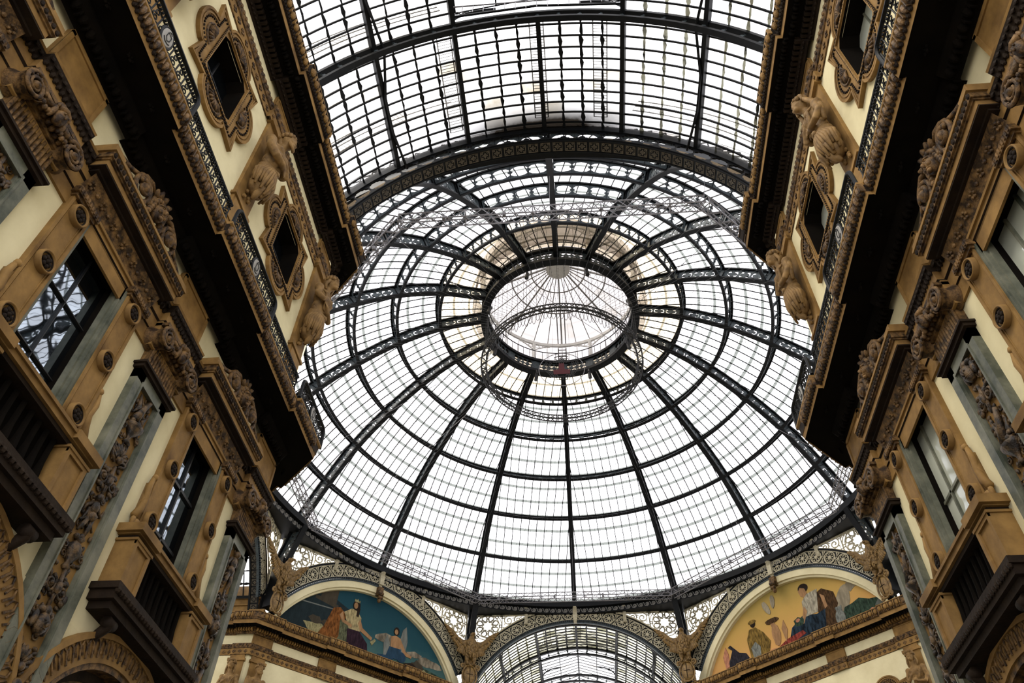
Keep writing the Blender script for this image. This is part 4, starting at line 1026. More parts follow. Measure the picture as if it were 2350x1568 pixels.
# ------------------------------------------------------------------ walls, floor
PIL = [-29.3, -24.1, -18.85]; WIN = [-31.85, -26.65, -21.45]
YLO, YAT = 18.3, 18.5           # corner of the octagon on the lower wall and on the attic
def wallmesh(t0, t1, z0, z1, holes, y=0.0):
    mb = MB(); ts = sorted(set([t0, t1]+[h[0] for h in holes]+[h[1] for h in holes])); zs = sorted(set([z0, z1]+[h[2] for h in holes]+[h[3] for h in holes]))
    for i in range(len(ts)-1):
        for j in range(len(zs)-1):
            a, b, c, d = ts[i], ts[i+1], zs[j], zs[j+1]; m, n = (a+b)/2, (c+d)/2
            if any(h[0] < m < h[1] and h[2] < n < h[3] for h in holes): continue
            mb.add([(a,y,c),(b,y,c),(b,y,d),(a,y,d)], [(0,1,2,3)])
    return mb
def wall_arm(side):
    mb = MB(); hl = []; ha = []
    for y in WIN:
        t = at_y(side, y); hl += [(t-0.80,t+0.80,9.4,12.85), (t-2.3,t+2.3,0.0,7.55)]; ha += [(t-0.75,t+0.75,19.2,21.0)]
    t0, t1 = sorted((at_y(side, -37.5), at_y(side, -YLO))); mb.merge(wallmesh(t0, t1, 0, 14.9, hl))
    t0, t1 = sorted((at_y(side, -37.5), at_y(side, -YAT))); mb.merge(wallmesh(t0, t1, 14.9, 24.4, ha))
    # the return on the diagonal side of the octagon and into the side arm
    M = fm(side, 0, 0).inverted(); s = -1 if side == 'L' else 1
    for P in ([(s*7.6,-YLO),(s*YLO,-7.6),(s*34,-7.6)],):
        for a, b in zip(P[:-1], P[1:]): mb.add([(M @ Vector(q))[:] for q in ((a[0],a[1],0),(b[0],b[1],0),(b[0],b[1],24.4),(a[0],a[1],24.4))], [(0,1,2,3)])
    # flat roof behind the cornice, up to the vault
    mb.add([(M @ Vector(q))[:] for q in ((s*7.6,-37.5,24.3),(s*9.2,-37.5,24.3),(s*9.2,-YAT,24.3),(s*7.6,-YAT,24.3))], [(0,1,2,3)])
    o = obj('wall_left' if side == 'L' else 'wall_right', mb, PLASTER); o.matrix_world = fm(side, 0, 0)
    tag(o, 'cream plaster facade rising along the %s side of the near arm' % ('left' if side == 'L' else 'right'), 'wall', kind='structure')
wall_arm('L'); wall_arm('R')
for s, nm in ((-1, 'left'), (1, 'right')):
    mb = MB(); P = [(s*34, 7.6), (s*YAT, 7.6), (s*7.6, YAT), (s*7.6, 40)]
    for a, b in zip(P[:-1], P[1:]): mb.add([(a[0],a[1],0),(b[0],b[1],0),(b[0],b[1],24.2),(a[0],a[1],24.2)], [(0,1,2,3)])
    mb.add([(s*YAT,7.6,23.9),(s*7.6,YAT,23.9),(s*9.5,YAT+1.9,23.9),(s*(YAT+1.9),9.5,23.9)], [(0,1,2,3)])
    mb.mi = 1; mb.add([(s*34,7.6,24.2),(s*YAT,7.6,24.2),(s*YAT,7.9,26.0),(s*34,7.9,26.0)], [(0,1,2,3)])
    tag(obj('wall_far_'+nm, mb, [PLASTER, STONE]), 'cream facade under the %s painted lunette' % ('dark blue' if s < 0 else 'golden'), 'wall', kind='structure')
FLOORM = mat('grey_mosaic_floor', (0.14, 0.12, 0.09), 0.4, 0.3, scale=1.5)
mb = MB(); mb.add([(-60,-60,0),(60,-60,0),(60,60,0),(-60,60,0)], [(0,1,2,3)])
tag(obj('floor', mb, FLOORM), 'grey mosaic floor of the arcade below the camera', 'floor', kind='structure')

# ------------------------------------------------------------------ running trims
def jog_path(P, steps, e0=0.0):
    """P plan polyline; steps[i]: [(s, e)] offsets taking effect at distance s along segment i (the corner keeps the last e)"""
    pts = []; e = e0; n = len(P)-1; V = [Vector(p) for p in P]; D = [(V[i+1]-V[i]).normalized() for i in range(n)]; Nn = [Vector((d.y, -d.x)) for d in D]
    def put(p, nn): pts.append((p.x, p.y, nn.x, nn.y))
    put(V[0]+Nn[0]*e, Nn[0])
    for i in range(n):
        for (s, e2) in steps[i]:
            q = V[i]+D[i]*s; put(q+Nn[i]*e, Nn[i]); put(q+Nn[i]*e2, Nn[i]); e = e2
        if i < n-1:
            m = (Nn[i]+Nn[i+1]); m.normalize(); m = m/m.dot(Nn[i]); put(V[i+1]+m*e, m)
        else: put(V[i+1]+Nn[i]*e, Nn[i])
    return pts
def along(path, step):
    """points at even spacing on the segments of a plan path: (x, y, inward normal, tangent)"""
    for a, b in zip(path[:-1], path[1:]):
        A, B_ = Vector(a[:2]), Vector(b[:2]); L = (B_-A).length
        if L < step*0.8: continue
        n = max(1, int(L/step)); t = (B_-A)/L; nn = Vector((t.y, -t.x))
        for i in range(n):
            p = A+t*(L*(i+0.5)/n); yield p, nn, t, L/n
def ornament(mb, path, step, d, z, kind, mi):
    for p, nn, t, st in along(path, step):
        if hypot(p.x, p.y+26) > 60: continue
        c = (p.x+nn.x*d, p.y+nn.y*d, z); R = Matrix(((t.x, nn.x, 0),(t.y, nn.y, 0),(0,0,1)))
        if kind == 'egg':
            mb.blob(c, (st*0.34, 0.09, 0.14), R, 8, 6, mi); mb.box((c[0]+t.x*st/2, c[1]+t.y*st/2, z), (st*0.06, 0.06, 0.13), R, mi)
        elif kind == 'dentil': mb.box(c, (st*0.28, 0.08, 0.075), R, mi)
        elif kind == 'leaf': mb.blob(c, (st*0.42, 0.035, 0.075), R @ Matrix.Rotation(0.5, 3, 'X'), 5, 4, mi)
        elif kind == 'bead': mb.blob(c, (st*0.40, 0.05, 0.075), R, 6, 4, mi)
        elif kind == 'star':
            for k in range(4):
                a = pi/2*k; mb.box((c[0]+t.x*0.06*cos(a), c[1]+t.y*0.06*cos(a), z+0.06*sin(a)), (0.035, 0.02, 0.035), R, mi)
        elif kind == 'rosette':
            mb.blob(c, (0.035,0.035,0.035), R, 5, 4, mi)
            for k in range(5):
                a = 2*pi*k/5; mb.blob((c[0]+t.x*0.07*cos(a), c[1]+t.y*0.07*cos(a), z+0.07*sin(a)), (0.045,0.025,0.045), R, 5, 4, mi)
def Lpath(corner, near=-37.5, far=34.0): return [(-7.6, near), (-7.6, -corner), (-corner, -7.6), (-far, -7.6)]
def NWpath(corner): return [(-34.0, 7.6), (-corner, 7.6), (-7.6, corner), (-7.6, 40.0)]
def mirror(path): return [(-q[0], q[1], -q[2], q[3]) for q in path][::-1]
def steps_arm(corner, e, half, ce):
    st = []
    for y in PIL[:2]: st += [(y-half+37.5, e), (y+half+37.5, 0.0)]
    st += [(ce+37.5, e)]
    return st
def diag(corner, e, mid, first):
    L = (corner-7.6)*sqrt(2); s = [(1.35, 0.0)] if first else []
    for t in (-2.75, 2.75): s += [(L/2+t-mid, e), (L/2+t+mid, 0.0)]
    s += [(L-1.35, e)]
    return s
def jpaths(corner, e, half, ce, mid=0.62):
    a = jog_path(Lpath(corner), [steps_arm(corner, e, half, ce), diag(corner, e, mid, True), [(1.2, 0.0)]])
    b = jog_path(NWpath(corner), [[(34-corner-1.0, e)], diag(corner, e, mid, True), [(1.2, 0.0)]])
    return a, b
TRN = [0]
def trim(label, cat, build, mats, which):
    TRN[0] += 1; mb = MB(); build(mb); o = obj('trim_%d' % TRN[0], mb, mats); tag(o, label, cat, kind='structure')
sides = (('left near', lambda P: P[0]), ('right near', lambda P: mirror(P[0])), ('left far', lambda P: P[1]), ('right far', lambda P: mirror(P[1])))
WHERE = {'left near': 'along the left near facade', 'right near': 'along the right near facade', 'left far': 'under the dark blue painting', 'right far': 'under the golden painting'}
for nm, pick in sides:
    P = pick(jpaths(YAT, 0.14, 1.1, -19.86))
    def b(mb, P=P):
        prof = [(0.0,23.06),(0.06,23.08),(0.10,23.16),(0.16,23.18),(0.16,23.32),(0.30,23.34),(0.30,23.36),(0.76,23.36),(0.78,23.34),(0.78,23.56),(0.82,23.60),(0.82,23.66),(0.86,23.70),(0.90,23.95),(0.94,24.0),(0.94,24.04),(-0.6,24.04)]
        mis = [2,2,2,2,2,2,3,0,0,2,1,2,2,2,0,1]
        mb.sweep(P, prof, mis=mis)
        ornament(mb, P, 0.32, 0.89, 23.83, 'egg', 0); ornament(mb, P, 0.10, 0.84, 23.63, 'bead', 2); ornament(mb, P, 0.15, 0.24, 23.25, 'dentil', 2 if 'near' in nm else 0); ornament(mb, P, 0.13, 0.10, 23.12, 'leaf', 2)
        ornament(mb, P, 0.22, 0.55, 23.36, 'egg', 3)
    trim('upper cornice with egg mouldings '+WHERE[nm], 'cornice', b, [STONE, CARVED, DARKST if 'near' in nm else CARVED, SOFFIT], nm)  # far mouldings lighter than near ones: brighter light there put into the colour
    P2 = pick(jpaths(YAT, 0.10, 0.62, -19.5, 0.55))
    def b(mb, P=P2):
        mb.sweep(P, [(0.0,21.86),(0.04,21.88),(0.05,22.22),(0.09,22.24),(0.09,22.27),(0.11,22.30),(0.11,22.46),(0.09,22.50),(0.0,22.52)], mis=[1,0,1,1,1,1,1,1])
        ornament(mb, P, 0.17, 0.11, 22.38, 'bead', 1); ornament(mb, P, 0.30, 0.05, 22.05, 'star', 1)
    trim('band of carved stars and beads '+WHERE[nm], 'moulding', b, [STONE, CARVED], nm)
for nm, pick in sides[:2]:
    P = pick(jpaths(YAT, 0.13, 1.4, -19.98))
    def b(mb, P=P):
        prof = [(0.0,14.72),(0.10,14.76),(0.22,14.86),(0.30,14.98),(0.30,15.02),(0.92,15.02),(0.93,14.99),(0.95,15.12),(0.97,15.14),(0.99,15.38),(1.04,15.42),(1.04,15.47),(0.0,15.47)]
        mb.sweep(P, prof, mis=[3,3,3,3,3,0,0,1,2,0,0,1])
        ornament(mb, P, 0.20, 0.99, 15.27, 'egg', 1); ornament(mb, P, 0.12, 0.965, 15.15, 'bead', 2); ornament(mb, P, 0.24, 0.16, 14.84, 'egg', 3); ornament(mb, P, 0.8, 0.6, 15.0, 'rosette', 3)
    trim('balcony ledge with shade-darkened soffit '+WHERE[nm], 'ledge', b, [STONE, CARVED, DARKST, SOFFIT], nm)
    P2 = pick(jpaths(YLO, 0.13, 0.72, -19.6))
    def b(mb, P=P2, nm=nm):
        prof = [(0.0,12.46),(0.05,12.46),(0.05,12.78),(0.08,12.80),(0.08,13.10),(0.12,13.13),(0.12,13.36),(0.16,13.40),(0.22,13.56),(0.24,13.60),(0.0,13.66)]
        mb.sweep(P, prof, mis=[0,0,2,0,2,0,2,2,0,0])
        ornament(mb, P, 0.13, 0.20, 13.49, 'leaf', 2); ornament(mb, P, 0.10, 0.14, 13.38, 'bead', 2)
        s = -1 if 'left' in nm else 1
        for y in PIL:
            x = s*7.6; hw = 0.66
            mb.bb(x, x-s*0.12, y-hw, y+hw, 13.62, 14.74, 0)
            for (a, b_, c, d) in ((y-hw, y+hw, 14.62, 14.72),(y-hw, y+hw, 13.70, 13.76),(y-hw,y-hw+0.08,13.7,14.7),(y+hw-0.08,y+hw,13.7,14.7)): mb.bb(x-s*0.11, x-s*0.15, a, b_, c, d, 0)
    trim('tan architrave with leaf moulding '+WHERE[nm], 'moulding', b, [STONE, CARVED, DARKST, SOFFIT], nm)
# tan frieze blocks between the mouldings of the attic
for nm, s, far in (('left near', -1, 0), ('right near', 1, 0), ('left far', -1, 1), ('right far', 1, 1)):
    def b(mb, s=s, far=far):
        if not far:
            M = fm('L' if s < 0 else 'R', 0, 0)
            ts = [at_y('L' if s < 0 else 'R', y) for y in (PIL[0], PIL[1], -19.05)]; hw = 0.6
        else:
            M = fm('NW' if s < 0 else 'NE', 0, 0, 18.4-(7.6+YAT)/sqrt(2)); ts = [-2.75, 2.75, -7.05, 7.05]; hw = 0.6
        k = MB()
        for t in ts:
            k.bb(t-hw, t+hw, -0.10, 0.0, 22.5, 23.1)
            for (x0,x1,z0,z1) in ((t-hw,t+hw,22.54,22.60),(t-hw,t+hw,22.98,23.04),(t-hw,t-hw+0.06,22.54,23.04),(t+hw-0.06,t+hw,22.54,23.04)): k.bb(x0,x1,-0.125,-0.09,z0,z1)
        if far:
            for sx in (-1, 1):   # corner block returned into the arms
                k.bb(sx*7.6, sx*7.7, -0.1, 0, 22.5, 23.1)
        mb.merge(k, M)
    trim('tan frieze blocks of the attic '+WHERE[nm], 'frieze', b, [STONE], nm)
# tan block and pilaster at the corner of the left arm, seen past the capital
def b(mb):
    mb.bb(-34, -18.6, 7.6, 8.6, 24.0, 26.2); mb.bb(-18.9,-18.0,7.0,8.0,24.04,24.35)
    for z in (24.9, 25.3, 25.34): mb.bb(-34, -18.6, 7.5, 7.62, z, z+0.05)
trim('tan attic wall inside the left arm beside the edge-on arch', 'wall', b, [STONE], 'w')

# ------------------------------------------------------------------ pilasters with carved panels
def relief(mb, x, z0, z1, w, seed):
    """a column of carved scrolls, cups, masks, fruit and small figures, d outwards of the panel"""
    rnd = random.Random(seed); z = z1
    def P(u, v, n): return (x+u, -n, v)
    def tub(pts, r, n=0.05, k=5): mb.tube([P(a, b, n) for a, b in pts], r, k)
    kinds = ['figure', 'scroll', 'mask', 'scroll', 'horn', 'cup', 'leaves', 'scroll', 'putto', 'vase', 'scroll', 'mask', 'leaves', 'figure', 'scroll', 'cup']
    i = seed*3 % 5
    while z > z0+0.4:
        k = kinds[i % len(kinds)]; i += 1; h = {'figure':1.0,'putto':0.8,'scroll':0.62,'mask':0.55,'horn':0.6,'cup':0.5,'leaves':0.5,'vase':0.6}[k]; c = z-h/2
        if k in ('figure', 'putto'):
            s = h; lean = rnd.uniform(-0.1,0.1)
            mb.blob(P(lean, z-0.10*s, 0.10), 0.075*s+0.012); mb.blob(P(lean*0.6, z-0.32*s, 0.07), (0.11*s,0.08,0.16*s)); mb.blob(P(0, z-0.52*s, 0.07), (0.12*s,0.08,0.12*s))
            tub([(0.05,z-0.55*s),(0.12+lean,z-0.75*s),(0.06,z-0.97*s)], [0.07*s,0.06*s,0.03*s]); tub([(-0.05,z-0.55*s),(-0.1,z-0.78*s),(-0.16,z-0.95*s)], [0.07*s,0.06*s,0.03*s])
            tub([(0.1*s,z-0.24*s),(0.22,z-0.36*s),(0.27,z-0.18*s)], [0.045*s,0.04*s,0.025*s]); tub([(-0.1*s,z-0.24*s),(-0.22,z-0.40*s),(-0.25,z-0.55*s)], [0.045*s,0.04*s,0.025*s])
            for q in range(5): tub([(rnd.uniform(-0.15,0.15),z-0.4*s),(rnd.uniform(-0.25,0.25),z-0.75*s)], [0.03,0.02])
        elif k == 'scroll':
            for sx in (-1, 1):
                sp_ = spiral(sx*0.17, c, 0.145, 0.02, 1.7, pi/2, 20, sx); tub(sp_, [0.032-0.012*j/20 for j in range(21)], 0.05)
                for q in range(5):
                    a = rnd.uniform(0, 6.28); mb.blob(P(sx*0.17+0.16*cos(a), c+0.16*sin(a), 0.05), (0.055,0.035,0.075), Matrix.Rotation(a,3,'Y'), 5, 4)
                mb.blob(P(sx*0.17, c, 0.07), 0.04, None, 6, 4)
            tub([(0,z),(0.02,c),(0,z-h)], [0.03,0.045,0.03], 0.06); mb.blob(P(0, c, 0.09), (0.07,0.06,0.11))
        elif k == 'mask':
            mb.blob(P(0, c, 0.09), (0.14,0.11,0.18)); mb.blob(P(0, c-0.02, 0.20), (0.03,0.04,0.05)); 
            for sx in (-1,1): mb.blob(P(sx*0.055, c+0.03, 0.18), (0.025,0.02,0.015)); mb.blob(P(sx*0.17, c+0.02, 0.06), (0.06,0.06,0.15)); mb.blob(P(sx*0.12, c+0.18, 0.08), (0.08,0.06,0.06))
            mb.blob(P(0, c-0.085, 0.175), (0.05,0.02,0.012)); mb.blob(P(0, c+0.20, 0.09), (0.09,0.07,0.09)); 
            for q in range(7): a = pi*q/6; mb.blob(P(0.2*cos(a), c+0.08+0.17*sin(a), 0.05), (0.035,0.03,0.06), Matrix.Rotation(pi/2-a,3,'Y'), 5, 4)
        elif k == 'horn':
            tub([(0.12,z),(0.03,c+0.1),(-0.1,z-h)], [0.05,0.06,0.10], 0.06, 8); tub([(-0.2,z-0.05),(-0.12,c),(-0.22,c-0.2)], [0.02,0.05,0.02]); tub([(0.22,c),(0.14,c-0.15),(0.2,z-h)], [0.02,0.05,0.02])
        elif k in ('cup', 'vase'):
            M = Matrix.Translation((x, -0.04, c))
            pr_ = [(0.03,-0.24),(0.10,-0.22),(0.04,-0.12),(0.06,-0.05),(0.2,0.10),(0.235,0.16),(0.2,0.17)] if k == 'cup' else [(0.05,-0.3),(0.09,-0.26),(0.05,-0.18),(0.16,-0.02),(0.15,0.1),(0.06,0.2),(0.12,0.27),(0.08,0.28)]
            mb.lathe([(r, zz) for r, zz in pr_], 12, M @ Matrix.Diagonal((1,0.75,1,1)))
            for q in range(7): mb.blob(P(rnd.uniform(-0.16,0.16), c+0.2+rnd.uniform(-0.02,0.1), 0.08), 0.05, None, 6, 4)
            for sx in (-1,1): tub(spiral(sx*0.26, c+0.02, 0.07, 0.02, 1.2, pi/2, 10, sx), 0.018)
        else:
            for q in range(9):
                a = -1.3+2.6*q/8; mb.blob(P(0.19*sin(a), c-0.12+0.22*cos(a), 0.05), (0.04,0.035,0.11), Matrix.Rotation(a,3,'Y'), 5, 4)
            mb.blob(P(0, c-0.12, 0.09), 0.07)
            for sx in (-1,1): tub([(sx*0.08,c-0.2),(sx*0.24,c-0.1),(sx*0.25,c+0.12),(sx*0.16,c+0.1)], [0.03,0.03,0.02,0.012])
        for q in range(3):
            u0, z0_ = rnd.uniform(-w,w)*0.8, z-rnd.uniform(0,h); tub(spiral(u0, z0_, 0.075, 0.015, 1.2, rnd.uniform(0,6), 10, rnd.choice((-1,1))), 0.016, 0.03, 4)
        for q in range(12): mb.blob(P(rnd.uniform(-w,w)*0.95, z-rnd.uniform(0,h), 0.03), (0.04,0.03,0.06), Matrix.Rotation(rnd.uniform(0,3),3,'Y'), 5, 4)
        z -= h
def pilaster(side, y, seed, lab):
    root = thing('pilaster', lab, 'pilaster', 'giant pilasters with carved panels'); root.matrix_world = fm(side, at_y(side, y), 0)
    mb = MB(); zt = 11.95
    for sx in (-1, 1):
        mb.bb(sx*0.36, sx*0.60, -0.15, 0.0, 2.0, zt); mb.bb(sx*0.36, sx*0.40, -0.17, -0.15, 2.0, zt-0.2); mb.bb(sx*0.33, sx*0.36, -0.13, -0.02, 2.0, zt-0.2)
    mb.bb(-0.60, 0.60, -0.15, 0.0, zt-0.24, zt); mb.bb(-0.36,0.36,-0.17,-0.15,zt-0.27,zt-0.22)
    obj('marble_frame', mb, MARBLE, root)
    mb = MB(); mb.bb(-0.36, 0.36, -0.06, 0.0, 2.0, zt-0.24); obj('panel_ground', mb, STONE, root)
    mb = MB(); relief(mb, 0, 4.0, zt-0.28, 0.30, seed)
    mb.v = [(a, b-0.055, c) for a, b, c in mb.v]
    obj('carved_relief', mb, RELIEF, root, smooth=True)
    cap = MB(); cap.mi = 1
    cap.bb(-0.66,0.66,-0.22,0,11.93,12.0); cap.bb(-0.70,0.70,-0.27,0,12.0,12.05); cap.bb(-0.64,0.64,-0.20,0,12.05,12.1)
    cap.mi = 0
    cap.bb(-0.56,0.56,-0.15,0,12.1,12.62)
    for i in range(13): x = -0.52+1.04*i/12; cap.tube([(x,-0.16,12.1),(x,-0.17,12.56)], 0.034, 6)
    cap.bb(-0.72,0.72,-0.36,0,12.98,13.06); cap.bb(-0.64,0.64,-0.30,0,12.9,12.98); cap.bb(-0.55,0.55,-0.24,0,12.6,12.92)
    for i in range(7): cap.blob((-0.36+0.12*i,-0.28,12.74), (0.055,0.07,0.09), None, 8, 6)
    c = obj('capital', cap, [CARVED, DARKST], root)
    vo = MB()
    for sx in (-1, 1):
        pass
    sp_ = [(p[0], -0.40, p[1]) for p in spiral(0, 0, 0.245, 0.07, 2.0, pi*0.9, 44, -1)]
    vo.tube(sp_, [0.042-0.014*i/44 for i in range(45)], 6); vo.blob((0,-0.40,0), (0.07,0.08,0.07), None, 10, 8)
    vo.lathe([(0.0,0.0),(0.24,0.0),(0.27,0.02),(0.27,0.07),(0.2,0.2),(0.22,0.36),(0.25,0.40)], 20, Matrix.Rotation(radians(90),4,'X') @ Matrix.Translation((0,0,0.0)))
    for i in range(10): a = 2*pi*i/10+0.3; vo.blob((0.17*cos(a),-0.41,0.17*sin(a)), (0.03,0.025,0.03), None, 5, 4)
    for sx in (-1, 1):
        v = obj('volute', vo, CARVED, c, smooth=True); v.location = (sx*0.60, 0, 12.70); v.scale = (sx, 1, 1)
    mk = MB()
    mk.blob((0,-0.42,12.80), (0.12,0.12,0.16)); mk.blob((0,-0.54,12.79), (0.03,0.03,0.05)); mk.blob((0,-0.40,12.98), (0.17,0.12,0.08))
    for sx in (-1,1):
        mk.blob((sx*0.045,-0.53,12.84), 0.02); mk.blob((sx*0.15,-0.38,12.8), (0.06,0.08,0.17))
        mk.tube([(sx*0.14,-0.36,12.9),(sx*0.3,-0.40,12.78),(sx*0.42,-0.40,12.84)], [0.05,0.07,0.04], 6)
        for q in range(4): mk.blob((sx*(0.2+0.07*q),-0.38,12.70-0.03*(q%2)), (0.05,0.05,0.06), None, 6, 4)
    for q in range(7): a = pi*q/6; mk.blob((0.15*cos(a),-0.42,12.96+0.09*sin(a)), (0.04,0.04,0.06), None, 5, 4)
    obj('mask', mk, CARVED, c, smooth=True)
    return root
PLAB = {('L',0): 'dark pilaster at the left edge, only its capital and panel top showing', ('L',1): 'left-hand pilaster whose full carved panel of figures runs to the bottom-left corner', ('L',2): 'last pilaster of the left facade, next to the dark blue painting',
        ('R',0): 'nearest pilaster at the right edge of the right facade, mostly out of frame', ('R',1): 'right-hand pilaster with a white-veined marble frame, its panel leaving the frame at the right', ('R',2): 'last pilaster of the right facade, next to the golden painting'}
for side in ('L', 'R'):
    for i, y in enumerate(PIL): pilaster(side, y, i*2+(1 if side == 'R' else 0)+1, PLAB[(side, i)])
# ------------------------------------------------------------------ tall windows, balconettes, pediments
def tall_window(side, y, n, lab):
    root = thing('window_%d' % n, lab, 'window', kind='structure'); root.matrix_world = fm(side, at_y(side, y), 0)
    mb = MB()
    for sx in (-1, 1):
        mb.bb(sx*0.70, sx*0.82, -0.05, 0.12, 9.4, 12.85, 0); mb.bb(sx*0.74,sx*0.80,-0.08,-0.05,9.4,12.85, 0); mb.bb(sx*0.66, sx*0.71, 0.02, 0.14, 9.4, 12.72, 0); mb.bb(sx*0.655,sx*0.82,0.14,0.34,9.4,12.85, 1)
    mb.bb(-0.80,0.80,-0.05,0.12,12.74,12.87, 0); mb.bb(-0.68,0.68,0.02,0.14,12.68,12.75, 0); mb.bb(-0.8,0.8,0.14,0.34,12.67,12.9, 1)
    obj('marble_frame', mb, [MARBLE, SOFFIT], root)  # near-black inner jambs and head: shade put into the colour
    mb = MB(); left = side == 'L'
    mb.add([(-0.68,0.26,9.3),(0.68,0.26,9.3),(0.68,0.26,12.8),(-0.68,0.26,12.8)], [(0,1,2,3)])
    obj('glass', mb, DARKG if left else PALEG, root)
    mb = MB()
    bw = 0.008 if left and y < -25 else 0.025
    for x in ((0.0,) if left else (-0.24, 0.24)): mb.bb(x-bw, x+bw, 0.21, 0.26, 9.4, 12.7)
    for z in ((10.35, 11.55) if left else (11.0,)): mb.bb(-0.66,0.66,0.21,0.26,z-bw*1.2,z+bw*1.2)
    obj('casement_bars', mb, BLACK if left else MARBLE, root)
    jb = MB(); jb.bb(-0.28,0.28,-0.09,0.0,9.5,12.66); 
    for x in (-0.25,0.25): jb.bb(x-0.03,x+0.03,-0.115,-0.09,9.5,12.66)
    for x in (-0.19,0.19): jb.bb(x-0.008,x+0.008,-0.10,-0.09,9.6,12.6)
    jb.mi = 1; jb.bb(-0.31,0.31,-0.16,0.0,12.66,12.72); jb.bb(-0.35,0.35,-0.2,0.0,12.72,12.86)
    for i in range(9): jb.bb(-0.32+0.075*i,-0.28+0.075*i,-0.22,-0.1,12.74,12.84)
    rd = MB(); rd.mi = 0; T = Matrix.Rotation(radians(90),4,'X')
    rd.lathe([(0.20,0.0),(0.20,0.10),(0.185,0.12),(0.165,0.11),(0.155,0.06),(0.0,0.05)], 20, T); rd.mi = 1
    rd.tube([(0.15*cos(2*pi*i/18),-0.075,0.15*sin(2*pi*i/18)) for i in range(18)], 0.014, 4, closed=True)
    for i in range(6): a = 2*pi*i/6; rd.blob((0.075*cos(a),-0.08,0.075*sin(a)), (0.045,0.03,0.045), None, 6, 4)
    rd.blob((0,-0.09,0), 0.04, None, 6, 4)
    vl = MB()
    pts = [(0.05,-0.07,10.75),(0.10,-0.08,10.5),(0.05,-0.08,10.25),(0.10,-0.09,10.0),(0.22,-0.10,9.8)]
    vl.tube(pts, [0.045,0.06,0.07,0.08,0.07], 6); vl.tube([(0.10+p[0],-0.12,9.68+p[1]) for p in spiral(0,0,0.14,0.02,1.5,0.6,20,-1)], 0.045, 6); vl.blob((0.03,-0.08,10.78), (0.07,0.06,0.07)); vl.bb(0.0,0.12,-0.10,0,9.52,10.6)
    j0 = r0 = v0 = None
    for sx in (-1, 1):
        j = obj('jamb_panel', jb, [STONE, CARVED], root) if j0 is None else j0.copy()
        if j0 is not None: COL.objects.link(j); j.parent = root
        j0 = j; j.location = (sx*1.08, 0, 0)
        for z in (9.98, 11.22, 12.46):
            r = obj('roundel', rd, [STONE, DARKST], j, smooth=True) if r0 is None else r0.copy()
            if r0 is not None: COL.objects.link(r); r.parent = j
            r0 = r; r.location = (0, -0.085, z)
        v = obj('side_scroll', vl, STONE, root, smooth=True) if v0 is None else v0.copy()
        if v0 is not None: COL.objects.link(v); v.parent = root
        v0 = v; v.location = (sx*1.36, 0, 0); v.scale = (sx, 1, 1)
    mb = MB(); mb.bb(-1.4,1.4,-0.12,0,12.88,12.94,0)
    mb.add([(-1.4,-0.10,12.94),(1.4,-0.10,12.94),(1.4,-0.24,13.28),(-1.4,-0.24,13.28)], [(0,1,2,3)], 1)
    for i in range(13):
        x = -1.26+0.21*i
        if i % 2: mb.blob((x,-0.18,13.11), (0.05,0.04,0.05), None, 6, 4, 1)
        else:
            for k in range(5): a = 2*pi*k/5; mb.blob((x+0.055*cos(a),-0.18-0.02*sin(a),13.11+0.055*sin(a)), 0.035, None, 5, 4, 1)
    obj('rosette_frieze', mb, [STONE, CARVED], root)
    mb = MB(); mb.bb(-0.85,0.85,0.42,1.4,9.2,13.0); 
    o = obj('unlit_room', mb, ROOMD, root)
def balconette(side, y, lab):
    root = thing('balconette', lab, 'balcony', 'stone balconettes under the tall windows'); root.matrix_world = fm(side, at_y(side, y), 0)
    mb = MB(); mb.bb(-1.66,1.66,-0.42,0.0,9.36,9.46,0); mb.bb(-1.70,1.70,-0.46,0.0,9.46,9.52,0); mb.bb(-1.60,1.60,-0.36,0,9.28,9.36,1)
    for sx in (-1,1): mb.bb(sx*0.95,sx*1.74,-0.50,0,9.38,9.54,0)
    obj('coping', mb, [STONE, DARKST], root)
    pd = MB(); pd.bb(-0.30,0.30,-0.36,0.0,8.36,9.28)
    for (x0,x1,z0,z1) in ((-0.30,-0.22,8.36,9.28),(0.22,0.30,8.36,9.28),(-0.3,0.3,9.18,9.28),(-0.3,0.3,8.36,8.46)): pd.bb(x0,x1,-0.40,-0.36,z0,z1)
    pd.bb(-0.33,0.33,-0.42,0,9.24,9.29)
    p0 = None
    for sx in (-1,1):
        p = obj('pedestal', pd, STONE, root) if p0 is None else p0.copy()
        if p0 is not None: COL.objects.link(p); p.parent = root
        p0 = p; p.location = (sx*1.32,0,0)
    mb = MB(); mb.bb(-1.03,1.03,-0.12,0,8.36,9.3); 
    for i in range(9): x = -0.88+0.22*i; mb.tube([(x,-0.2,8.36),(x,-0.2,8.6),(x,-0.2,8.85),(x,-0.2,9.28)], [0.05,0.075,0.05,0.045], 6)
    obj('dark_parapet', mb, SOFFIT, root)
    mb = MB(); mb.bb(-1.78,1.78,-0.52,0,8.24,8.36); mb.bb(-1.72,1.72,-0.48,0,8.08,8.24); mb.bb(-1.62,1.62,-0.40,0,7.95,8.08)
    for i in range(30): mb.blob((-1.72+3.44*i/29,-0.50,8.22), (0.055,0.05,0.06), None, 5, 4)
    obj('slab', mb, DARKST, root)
    cb = MB(); cb.tube([(0,-0.30,7.92),(0,-0.26,7.80),(0,-0.14,7.68),(0,-0.03,7.52)], [0.10,0.095,0.08,0.04], 8); cb.tube([(-0.12,-0.28,7.86),(0.12,-0.28,7.86)], 0.10, 12)
    c0 = None
    for sx in (-1,1):
        c = obj('corbel', cb, DARKST, root, smooth=True) if c0 is None else c0.copy()
        if c0 is not None: COL.objects.link(c); c.parent = root
        c0 = c; c.location = (sx*1.25,0,0)
